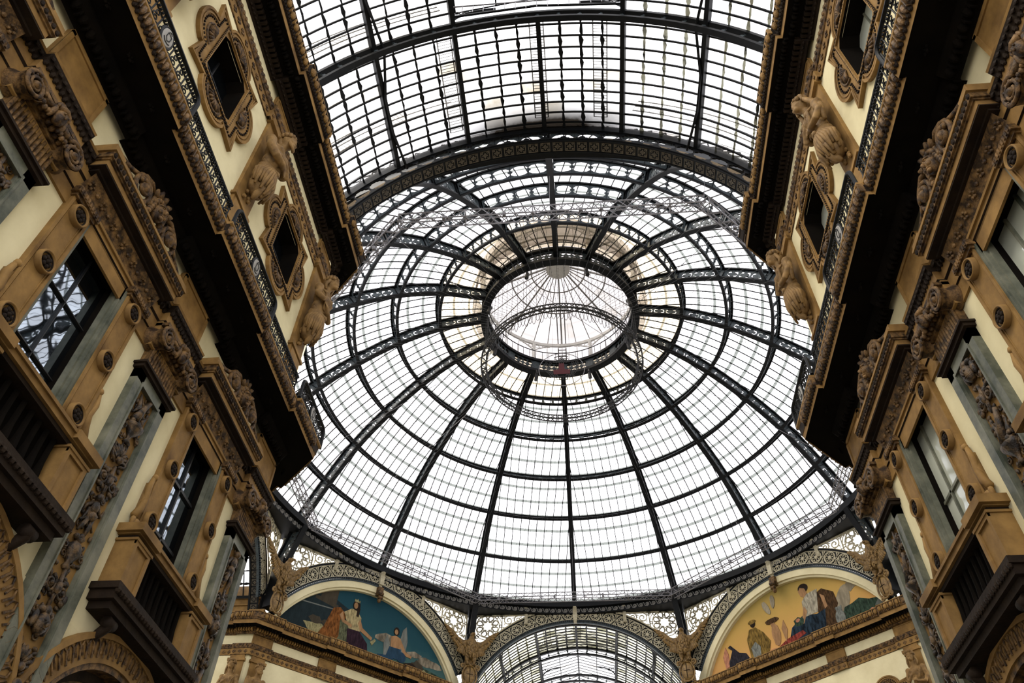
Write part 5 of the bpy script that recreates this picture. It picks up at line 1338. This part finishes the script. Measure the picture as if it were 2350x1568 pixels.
def pediment(side, y, lab):
    root = thing('window_pediment', lab, 'pediment', 'carved scroll pediments over the tall windows'); root.matrix_world = fm(side, at_y(side, y), 0)
    mb = MB()
    mb.bb(-1.45,1.45,-0.30,0,13.28,13.33,2); mb.bb(-1.52,1.52,-0.44,0,13.33,13.36,2); mb.bb(-1.52,1.52,-0.45,0,13.36,13.48,0); mb.bb(-1.55,1.55,-0.48,0,13.48,13.52,1); mb.bb(-1.58,1.58,-0.52,0,13.52,13.66,1); mb.bb(-1.62,1.62,-0.55,0,13.66,13.72,0)
    for i in range(28): mb.blob((-1.54+3.08*i/27,-0.52,13.59), (0.05,0.04,0.06), None, 5, 4, 2)
    for sx in (-1,1): mb.bb(sx*1.28,sx*1.62,-0.5,-0.02,13.72,13.86,0)
    obj('cornice', mb, [STONE, CARVED, DARKST], root)
    sc = MB()
    sc.tube([(1.42,-0.34,13.86),(1.30,-0.36,13.98),(1.05,-0.38,14.06),(0.82,-0.40,14.18),(0.66,-0.42,14.36),(0.46,-0.42,14.44),(0.30,-0.42,14.36)], [0.07,0.06,0.05,0.055,0.06,0.06,0.04], 7)
    sc.tube([(1.44+p[0],-0.34,13.84+p[1]) for p in spiral(0,0,0.11,0.02,1.4,pi/2,16,-1)], 0.045, 6)
    sc.tube([(0.60+0.24*cos(2*pi*i/20),-0.44,14.06+0.27*sin(2*pi*i/20)) for i in range(20)], 0.05, 6, closed=True)
    sc.tube([(0.60+p[0],-0.47,14.06+p[1]) for p in spiral(0,0,0.18,0.02,1.6,0,20)], [0.06-0.02*i/20 for i in range(21)], 6); sc.blob((0.60,-0.48,14.06), (0.11,0.09,0.12))
    for i in range(10): t = i/9; sc.blob((0.9+0.42*t,-0.38,13.9+0.06*(1-t)), (0.07,0.05,0.05), Matrix.Rotation(i*0.7,3,'Y'), 5, 4)
    for i in range(8): a = i*0.8; sc.blob((0.33+0.08*cos(a),-0.45,13.86+0.12*sin(a)), (0.05,0.05,0.06), None, 5, 4)
    s0 = obj('scroll', sc, CARVED, root, smooth=True); s1 = s0.copy(); COL.objects.link(s1); s1.parent = root; s1.scale = (-1,1,1)
    hd = MB()
    hd.blob((0,-0.46,14.12), (0.17,0.17,0.23), None, 12, 10); hd.blob((0,-0.63,14.10), (0.032,0.045,0.06)); hd.blob((0,-0.60,13.99), (0.055,0.03,0.022)); hd.blob((0,-0.58,13.93), (0.07,0.05,0.05))
    for sx in (-1,1):
        hd.blob((sx*0.07,-0.605,14.15), (0.03,0.02,0.016)); hd.tube([(sx*0.03,-0.62,14.185),(sx*0.08,-0.615,14.2),(sx*0.13,-0.57,14.18)], 0.014, 5); hd.blob((sx*0.08,-0.57,14.05), (0.05,0.05,0.05))
        for q in range(5): hd.blob((sx*(0.16+0.02*q),-0.44,14.24-0.09*q), (0.07,0.08,0.07), None, 6, 5)
    for q in range(9): a = pi*q/8; hd.blob((0.20*cos(a),-0.46,14.22+0.16*sin(a)), (0.06,0.08,0.07), None, 6, 5)
    hd.tube([(0.27*cos(a),-0.44,14.16+0.30*sin(a)) for a in [pi*(-0.15)+1.3*pi*i/16 for i in range(17)]], 0.04, 6)
    for q in range(5): a = pi*(0.2+0.15*q); hd.tube([(0.28*cos(a),-0.44,14.16+0.3*sin(a)),(0.36*cos(a),-0.47,14.16+0.42*sin(a)),(0.42*cos(a),-0.52,14.16+0.44*sin(a))], [0.07,0.06,0.02], 6)
    obj('head', hd, CARVED, root, smooth=True)
WL = {('L',0): 'dark window at the top-left corner of the frame, mostly out of view', ('L',1): 'large dark window at the left, mirroring the white roof glazing', ('L',2): 'narrow dark window low in the left facade, between the two carved pilasters',
      ('R',0): 'pale window out of frame at the right edge', ('R',1): 'milky window cut by the right edge of the frame', ('R',2): 'milky window low in the right facade, beside the golden painting'}
BLB = {('L',0): 'balconette of the window beyond the left edge', ('L',1): 'dark stone balconette at the left edge, under the large dark window', ('L',2): 'dark stone balconette low in the left facade, above the round-headed arch', ('R',0): 'balconette of the window beyond the right edge', ('R',1): 'balconette of the window cut by the right edge', ('R',2): 'dark stone balconette at the bottom right, under the milky window'}
PDL = {('L',0): 'shadowed scroll pediment in the top-left corner', ('L',1): 'scroll pediment with a head over the large dark left window', ('L',2): 'scroll pediment with a head over the narrow dark left window', ('R',0): 'scroll pediment beyond the top right corner', ('R',1): 'upper right scroll pediment with a carved head, over the cut-off milky window', ('R',2): 'lower right scroll pediment with a carved head, over the milky window'}
n = 0
for side in ('L', 'R'):
    for i, y in enumerate(WIN):
        n += 1; tall_window(side, y, n, WL[(side,i)]); balconette(side, y, BLB[(side,i)]); pediment(side, y, PDL[(side,i)])
# round-headed arches below
def low_arch(side, y, lab):
    root = thing('arch_surround', lab, 'arch', 'round-headed shop arches'); root.matrix_world = fm(side, at_y(side, y), 0)
    zc = 5.23; mb = MB(); n = 32
    def pol(r, a): return (r*cos(a), zc+r*sin(a))
    for i in range(n):
        a0, a1 = pi*i/n, pi*(i+1)/n
        for (r0, r1, y0, y1, mi) in ((2.32,2.74,-0.12,0.02,0),(2.70,2.80,-0.16,0.0,0),(2.22,2.32,-0.08,0.3,1),(1.95,2.05,0.25,0.6,1),(2.05,2.24,0.2,0.5,2)):
            vs = [(pol(r,a)[0], yy, pol(r,a)[1]) for a in (a0,a1) for r in (r0,r1) for yy in (y0,y1)]
            mb.add(vs, [(0,1,5,4),(2,6,7,3),(0,4,6,2),(1,3,7,5)], mi)
    obj('archivolt', mb, [STONE, CARVED, DARKST], root)
    mb = MB()
    for i in range(46):
        a = pi*(i+0.5)/46
        pts = [(2.40,a-0.02),(2.62,a-0.03),(2.70,a),(2.62,a+0.02),(2.46,a+0.012)]
        mb.tube([(pol(r,b)[0],-0.13,pol(r,b)[1]) for r, b in pts], 0.022, 4)
    obj('guilloche', mb, CARVED, root)
    mb = MB()
    for sx in (-1,1):
        pts = [(sx*2.34, 7.58), (sx*2.34, zc)]+[(sx*2.30*cos(a), zc+2.30*sin(a)) for a in [pi/2*i/12 for i in range(13)]]+[(0,7.58)]
        mb.plate(lambda u, v, n_: (u, -n_, v), pts, 0.02)
    obj('spandrel_fill', mb, PLASTER, root)
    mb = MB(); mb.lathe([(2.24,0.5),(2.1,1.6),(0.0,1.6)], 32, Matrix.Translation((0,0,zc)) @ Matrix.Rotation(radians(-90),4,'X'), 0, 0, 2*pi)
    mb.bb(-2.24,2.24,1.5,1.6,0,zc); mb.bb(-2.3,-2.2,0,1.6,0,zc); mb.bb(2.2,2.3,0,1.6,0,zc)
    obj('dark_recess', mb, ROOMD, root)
ALB = {('L',1): 'sliver of a round arch at the left edge', ('L',2): 'round arch with a twisted surround at the bottom left', ('R',1): 'round arch beyond the lower right corner', ('R',2): 'round arch with a twisted surround at the bottom right corner'}
for (side, i), lab in ALB.items(): low_arch(side, WIN[i], lab)

# ------------------------------------------------------------------ attic: lobed windows
def lob_outline(s, r, c, bulge):
    """square of half side s with a round lobe on each side"""
    pts = []
    for k in range(4):
        ang = pi/2*k
        side_ = [(s, -s)]+[(c+bulge*cos(a), r*sin(a)) for a in [-pi/2+pi*i/14 for i in range(15)]]
        pts += [(x*cos(ang)-y*sin(ang), x*sin(ang)+y*cos(ang)) for x, y in side_]
    return pts
def lobed_parts(root, left):
    mb = MB(); out = lob_outline(1.28, 0.66, 1.16, 0.50); n = len(out); inn = []
    for x, y in out:
        k = min(0.75/abs(x) if abs(x) > 1e-6 else 9, 0.92/abs(y) if abs(y) > 1e-6 else 9); inn.append((x*k, y*k))
    vs = [(x,-0.07,y) for x, y in out]+[(x,-0.07,y) for x, y in inn]+[(x,0.0,y) for x, y in out]+[(x,0.55,y) for x, y in inn]
    fs = []
    for i in range(n):
        j = (i+1) % n; fs += [(i,j,n+j,n+i), (i,2*n+i,2*n+j,j)]
    mb.add(vs, fs); rv = MB()
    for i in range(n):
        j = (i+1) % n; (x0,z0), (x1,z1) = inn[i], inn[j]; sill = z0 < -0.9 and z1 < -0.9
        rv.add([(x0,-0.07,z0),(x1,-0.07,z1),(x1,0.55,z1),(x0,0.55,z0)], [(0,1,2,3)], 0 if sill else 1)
    obj('reveal', rv, [STONE, SOFFIT], root)  # head and jambs coloured as if in shade; sill keeps the tan stone
    mb.stroke(XZ, out, 0.07, 0.11, True); mb.stroke(XZ, lob_outline(1.19, 0.56, 1.12, 0.44), 0.045, 0.10, True); mb.stroke(XZ, [(x*1.07,y*1.06) for x, y in [(-0.75,-0.92),(0.75,-0.92),(0.75,0.92),(-0.75,0.92)]], 0.08, 0.12, True)
    obj('lobed_frame', mb, STONE, root)
    mb = MB(); o2 = lob_outline(1.05, 0.50, 1.06, 0.42)
    for i in range(n):
        x, y = o2[i]; x2, y2 = o2[(i+1) % n]; L = hypot(x2-x, y2-y); m = max(1, int(L/0.09))
        for q in range(m): t = (q+0.5)/m; mb.box((x+(x2-x)*t,-0.085,y+(y2-y)*t), (0.022,0.02,0.022))
    for i in range(22):
        for sx in (-1,1):
            mb.blob((sx*0.82,-0.10,-0.95+1.9*i/21), (0.035,0.035,0.04), None, 5, 4)
            if i < 18: mb.blob((-0.78+1.56*i/17,-0.10,sx*1.0), (0.04,0.035,0.035), None, 5, 4)
    obj('bead_ornament', mb, DARKST, root)
    sh = MB()
    for i in range(9):
        a = radians(-72+18*i); sh.tube([(0,-0.09,0),(0.2*sin(a),-0.13,0.18*cos(a)),(0.33*sin(a),-0.10,0.30*cos(a))], [0.012,0.035,0.04], 5)
    sh.stroke(XZ, [(0.38*sin(radians(a)),0.35*cos(radians(a))) for a in range(-85,86,10)], 0.05, 0.11)
    s0 = None
    for k, (x, z) in enumerate(((0,1.10),(-0.96,0),(0,-1.10),(0.96,0))):
        s = obj('shell', sh, CARVED, root, smooth=True) if s0 is None else s0.copy()
        if s0 is not None: COL.objects.link(s); s.parent = root
        s0 = s; s.location = (x,0,z); s.rotation_euler = (0, -pi/2*k, 0)
    mb = MB(); mb.add([(-0.75,0.42,-0.92),(0.75,0.42,-0.92),(0.75,0.42,0.92),(-0.75,0.42,0.92)], [(0,1,2,3)]); obj('glass', mb, DARKG if left else PALEG, root)
    mb = MB(); mb.bb(-0.02,0.02,0.38,0.42,-0.92,0.92); mb.bb(-0.75,0.75,0.38,0.42,0.2,0.24); obj('casement_bars', mb, BLACK if left else MARBLE, root)
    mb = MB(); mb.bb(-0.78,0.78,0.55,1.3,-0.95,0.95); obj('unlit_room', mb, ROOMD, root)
LWL = {('L',0): 'lobed attic window beyond the top left', ('L',1): 'dark lobed attic window at the upper left', ('L',2): 'dark lobed attic window on the left, between the two statues', ('R',0): 'lobed attic window beyond the top right', ('R',1): 'pale lobed attic window at the top right', ('R',2): 'pale lobed attic window on the right, between the two statues'}
for side in ('L', 'R'):
    base = None
    for i, y in enumerate(WIN):
        n += 1; M = fm(side, at_y(side, y), 20.1)
        if base is None:
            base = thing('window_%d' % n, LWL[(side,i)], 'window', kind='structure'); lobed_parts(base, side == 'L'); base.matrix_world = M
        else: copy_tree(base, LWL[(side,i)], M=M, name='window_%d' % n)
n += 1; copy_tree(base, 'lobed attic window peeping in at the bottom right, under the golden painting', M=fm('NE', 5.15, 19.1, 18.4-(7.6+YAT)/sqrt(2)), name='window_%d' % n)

# ------------------------------------------------------------------ statues
def remesh(o, v=0.028, sm=2):
    m = o.modifiers.new('remesh', 'REMESH'); m.mode = 'VOXEL'; m.voxel_size = v; m.use_smooth_shade = True
    s = o.modifiers.new('smooth', 'SMOOTH'); s.iterations = sm; s.factor = 0.5
def statue(kind, seed):
    """half figure growing out of a strip: head about z 4.0 above the strip's foot, drapery to 1.6; local -Y is forward"""
    rnd = random.Random(seed); root = thing('caryatid_statue', '', 'statue', 'carved half figures under the upper cornice')
    mb = MB(); mb.bb(-0.42,0.42,-0.10,0,0.0,5.0); mb.bb(-0.48,0.48,-0.16,0,0.9,1.0); mb.bb(-0.36,0.36,-0.13,-0.1,0.1,0.85); mb.bb(-0.5,0.5,-0.2,0,4.55,4.7)
    for i in range(9): mb.blob((rnd.uniform(-0.18,0.18),-0.15,1.25+0.09*i), (0.07,0.06,0.07), Matrix.Rotation(i,3,'Y'), 5, 4)
    obj('backing_strip', mb, STONE, root)
    b = MB(); male = kind == 'male'; w = 1.12 if male else 1.0
    # torso
    b.blob((0,-0.42,3.30), (0.40*w,0.26,0.42), None, 14, 10); b.blob((0,-0.38,2.85), (0.32*w,0.22,0.36), None, 14, 10); b.blob((0,-0.36,2.5), (0.36,0.25,0.3), None, 14, 10)
    for sx in (-1,1):
        b.blob((sx*0.40*w,-0.40,3.50), (0.17,0.16,0.17)); b.blob((sx*0.17,-0.60,3.38 if male else 3.34), (0.17,0.10,0.13) if male else (0.13,0.13,0.14))
    b.tube([(0,-0.42,3.6),(0.02,-0.50,3.88)], [0.15,0.125], 10)
    hy = -0.58
    b.blob((0.02,hy,4.12), (0.19,0.22,0.26), None, 16, 12); b.blob((0.02,hy-0.20,4.08), (0.035,0.06,0.07)); b.blob((0.02,hy-0.16,3.93), (0.09,0.09,0.07)); b.blob((0.02,hy-0.19,3.985), (0.06,0.03,0.018)); b.blob((0.02,hy-0.185,4.19), (0.14,0.05,0.028))
    for sx in (-1,1): b.blob((0.02+sx*0.075,hy-0.185,4.135), (0.03,0.02,0.018)); b.blob((0.02+sx*0.19,hy+0.02,4.1), (0.03,0.05,0.06)); b.blob((0.02+sx*0.09,hy-0.14,4.05), (0.06,0.06,0.06))
    # arms, with five-fingered hands
    def hand(p, d, up):
        p = Vector(p); d = Vector(d).normalized(); up = Vector(up); sd = d.cross(up).normalized(); up = sd.cross(d).normalized()
        b.blob((p+d*0.06)[:], (0.075,0.06,0.075))
        for k, L in enumerate((0.15,0.18,0.17,0.13)):
            q = p+d*0.11+sd*(-0.066+0.044*k); b.tube([q[:], (q+d*L*0.55-up*0.02)[:], (q+d*L*0.9-up*0.07)[:]], [0.024,0.022,0.016], 6)
        b.tube([(p+sd*0.07)[:], (p+sd*0.12+d*0.08-up*0.02)[:], (p+sd*0.11+d*0.15-up*0.05)[:]], [0.028,0.025,0.018], 6)
    if male:
        b.tube([(0.42*w,-0.42,3.48),(0.50,-0.52,3.10),(0.40,-0.66,2.92),(0.10,-0.72,3.02),(-0.10,-0.70,3.06)], [0.15,0.13,0.115,0.10,0.08], 10); hand((-0.12,-0.70,3.06), (-1,0.1,0.15), (0,-1,0.2))
        b.tube([(-0.42*w,-0.42,3.48),(-0.52,-0.52,3.08),(-0.38,-0.68,2.80),(-0.05,-0.74,2.82),(0.14,-0.70,2.86)], [0.15,0.13,0.115,0.10,0.08], 10); hand((0.16,-0.70,2.86), (1,0.1,0.15), (0,-1,0.2))
        for k in range(3):
            for sx in (-1,1): b.blob((sx*0.09,-0.585,3.08-0.15*k), (0.09,0.05,0.07))
    else:
        b.tube([(0.40,-0.42,3.46),(0.50,-0.46,3.05),(0.42,-0.62,2.72),(0.12,-0.68,2.78),(0.02,-0.66,2.86)], [0.13,0.105,0.095,0.075,0.06], 10); hand((0.0,-0.66,2.87), (-0.8,-0.1,0.5), (0,-1,0.2))
        b.tube([(-0.40,-0.42,3.46),(-0.52,-0.46,3.10),(-0.40,-0.64,2.95),(-0.2,-0.66,3.15),(-0.12,-0.66,3.22)], [0.13,0.105,0.095,0.075,0.06], 10); hand((-0.11,-0.66,3.23), (0.6,-0.1,0.8), (0,-1,0.2))
    # drapery tapering to a tail of cloth
    b.blob((0,-0.34,2.15), (0.40,0.27,0.42), None, 14, 10); b.blob((0,-0.30,1.8), (0.33,0.22,0.34), None, 14, 10)
    o = obj('body', b, STATUE, root); remesh(o, 0.026, 2)
    d = MB()
    for i in range(15):
        a = radians(-84+12*i); x0 = 0.30*sin(a); x1 = 0.46*sin(a); x2 = 0.34*sin(a)+0.05*sin(i*2.1)
        d.tube([(0.08,-0.62,2.52),(x0,-0.36-0.27*cos(a),2.40),(x1,-0.33-0.30*cos(a),2.08),(x2,-0.30-0.24*cos(a),1.72-0.10*(i % 3))], [0.03,0.05,0.055,0.035], 6)
    d.blob((0.08,-0.64,2.52), (0.09,0.07,0.09)); d.tube([(-0.36,-0.36,2.62),(0,-0.62,2.50),(0.36,-0.36,2.66)], [0.06,0.07,0.06], 8)
    d.tube([(0.1,-0.62,2.5),(0.0,-0.6,2.2),(0.16,-0.52,1.85),(0.1,-0.42,1.5)], [0.05,0.07,0.08,0.05], 8); d.tube([(-0.05,-0.45,1.75),(-0.02,-0.36,1.5),(0.02,-0.28,1.32)], [0.12,0.10,0.05], 8)
    if not male:
        for sx in (-1,1):
            for k in range(4): d.tube([(sx*(0.36-0.06*k),-0.44,3.58),(sx*(0.30-0.05*k),-0.66,3.30),(sx*(0.12-0.03*k),-0.60,2.75)], [0.03,0.035,0.025], 6)
        d.tube([(0.40,-0.36,3.6),(0.52,-0.40,3.2),(0.46,-0.42,2.6)], [0.07,0.09,0.05], 8)
    obj('drapery', d, STATUE, root, smooth=True)
    h = MB()
    for i in range(26):
        a = 2*pi*i/13; zz = 4.22+0.12*(i//13); rr = 0.215-0.05*(i//13)
        if cos(a) > 0.75 and i < 13: continue
        h.blob((0.02+rr*sin(a),hy+0.02-rr*cos(a)*0.98,zz), (0.07,0.07,0.075), None, 6, 5)
    h.blob((0.02,hy+0.03,4.36), (0.15,0.17,0.09)); h.blob((0.02,hy+0.16,4.08), (0.18,0.12,0.26))
    if male:
        for i in range(12): a = radians(-70+140*i/11); h.blob((0.02+0.15*sin(a),hy-0.12-0.06*cos(a),3.92-0.07*cos(a)), (0.05,0.05,0.08), None, 6, 5)
    elif kind == 'veiled':
        h.tube([(0.02+0.27*sin(a),hy-0.02,4.14+0.30*cos(a)) for a in [radians(-115+230*i/14) for i in range(15)]], 0.05, 7); h.tube([(0.28,hy,4.05),(0.36,-0.45,3.75),(0.42,-0.38,3.4)], [0.06,0.08,0.07], 7); h.tube([(-0.24,hy,4.05),(-0.32,-0.45,3.75),(-0.40,-0.38,3.4)], [0.06,0.08,0.07], 7)
    else:
        for sx in (-1,1): h.tube([(0.02+sx*0.2,hy,4.12),(sx*0.26,-0.5,3.86),(sx*0.24,-0.56,3.62)], [0.06,0.06,0.03], 6)
    obj('hair', h, STATUE, root, smooth=True)
    return root
SZ = 17.3
ST = {'male': statue('male', 1), 'veiled': statue('veiled', 2), 'female': statue('female', 3)}
dA = 18.4-(7.6+YAT)/sqrt(2)
PLACES = [('L', at_y('L',-24.1), 'male', 'bare-chested bearded statue with crossed arms on the upper left wall'), ('L', at_y('L',-19.0), 'female', 'shadowed statue at the far end of the left attic, against the white glass'),
          ('R', at_y('R',-24.1), 'veiled', 'veiled statue on the upper right wall'), ('R', at_y('R',-19.0), 'female', 'statue with folded arms at the far end of the right attic, against the white glass'),
          ('L', at_y('L',-29.3), 'female', 'statue beyond the top left of the frame'), ('R', at_y('R',-29.3), 'male', 'statue beyond the top right of the frame'),
          ('NW', -7.05, 'male', 'bare-chested statue, right one of the pair under the left painting'), ('NE', 7.05, 'female', 'female statue at the bottom right, under the right end of the golden painting')]
used = set()
for f, t, k, lab in PLACES:
    M = fm(f, t, SZ if f in 'LR' else SZ-0.35, 0.0 if f in 'LR' else dA)
    if k not in used: ST[k].matrix_world = M; ST[k]['label'] = lab; used.add(k)
    else: copy_tree(ST[k], lab, M=M)
M = Matrix.Translation((-YAT-0.55, 7.6, SZ-0.35)) @ rotz(radians(0)); copy_tree(ST['female'], 'female statue, left one of the pair under the left painting', M=M)

# ------------------------------------------------------------------ iron balcony railings on the ledges
def railing(side, y0, y1, d, bulge, lab):
    root = thing('balcony_railing', lab, 'railing', 'black iron railings on the balcony ledges'); t0, t1 = sorted((at_y(side, y0), at_y(side, y1))); L = t1-t0
    root.matrix_world = fm(side, t0, 15.47)
    mb = MB(); h = 0.70
    if bulge:
        top = [(0,0.05)]+[(0.16*(1-cos(a)), h-0.2+0.2*sin(a)+0.02) for a in [pi/2*i/5 for i in range(6)]]+[(L-0.16*(1-cos(a)), h-0.2+0.2*sin(a)+0.02) for a in [pi/2*i/5 for i in range(5,-1,-1)]]+[(L,0.05)]
        mb.tube([(x,-d-0.03,z) for x, z in top], 0.045, 6)
    else: mb.tube([(0,-d,h),(L,-d,h)], 0.04, 6)
    mb.tube([(0,-d,0.05),(L,-d,0.05)], 0.03, 5); mb.tube([(0,-d,h*0.8),(L,-d,h*0.8)], 0.02, 5)
    obj('rail', mb, IRON, root)
    bl = MB(); nb = max(4, int(L/0.26))
    for i in range(nb+1):
        x = L*i/nb; x = min(max(x, 0.04), L-0.04)
        bl.tube([(x,-d,0.05),(x,-d,0.2),(x,-d,0.3),(x,-d,h)], [0.02,0.045,0.018,0.018], 5)
        if i < nb:
            w = L/nb; bl.tube([(x+w*0.5+p[0],-d,h*0.45+p[1]) for p in spiral(0,0,w*0.36,0.02,1.4,pi/2,14)], 0.017, 4); bl.tube([(x+w*0.5+p[0],-d,h*0.68+p[1]) for p in circ(0,0,0.05,8)], 0.015, 4, closed=True)
            bl.tube([(x,-d,0.1),(x+w,-d,0.3)], 0.012, 4)
            for q in range(3): bl.blob((x+w*(0.25+0.25*q),-d,h-0.06), (0.035,0.03,0.035), None, 5, 4)
    obj('balusters', bl, IRON, root)
    if bulge:
        md = MB(); md.lathe([(0.0,0.05),(0.15,0.04),(0.165,0.02),(0.165,0.0)], 20, Matrix.Translation((L/2,-d-0.02,0.36)) @ Matrix.Rotation(radians(90),4,'X') @ Matrix.Diagonal((1,1.5,1,1)))
        md.mi = 1; md.tube([(L/2+0.18*cos(a),-d-0.03,0.36+0.265*sin(a)) for a in [2*pi*i/24 for i in range(24)]], 0.03, 5, closed=True)
        F2 = lambda u, v, n_: (L/2+u, -d-0.065-n_, 0.36+v)
        md.stroke(F2, [(-0.06,0.1),(0.06,0.1),(0.06,-0.04),(0,-0.11),(-0.06,-0.04)], 0.018, 0.01, True); md.stroke(F2, [(-0.1,-0.12),(-0.03,-0.17),(0.05,-0.15),(0.1,-0.1)], 0.016, 0.01); md.stroke(F2, [(-0.04,0.15),(0,0.18),(0.04,0.15)], 0.016, 0.01)
        obj('medallion', md, [PALEI, IRON], root)
RR_ = [(-30.7,-27.87,True), (-27.8,-25.43,False), (-25.37,-22.58,True), (-22.52,-20.03,False), (-19.97,-17.85,True)]
RLB = {'L': ['top left, with a pale oval medallion', 'top left, straight run before the first window', 'left ledge, rounded end and oval medallion, below the left lobed window', 'left ledge, straight run beside the shadowed statue', 'end of the left ledge, standing against the white dome glass'],
       'R': ['top right corner, with a hidden medallion', 'top right, straight run beside the pale lobed window', 'right ledge, rounded end and pale oval medallion, below the right lobed window', 'right ledge, straight run beside the far statue', 'end of the right ledge, standing against the white dome glass']}
for side in ('L', 'R'):
    for (y0, y1, bu), lab in zip(RR_, RLB[side]): railing(side, y0, y1, 1.05 if bu else 0.92, bu, 'black iron railing '+lab)
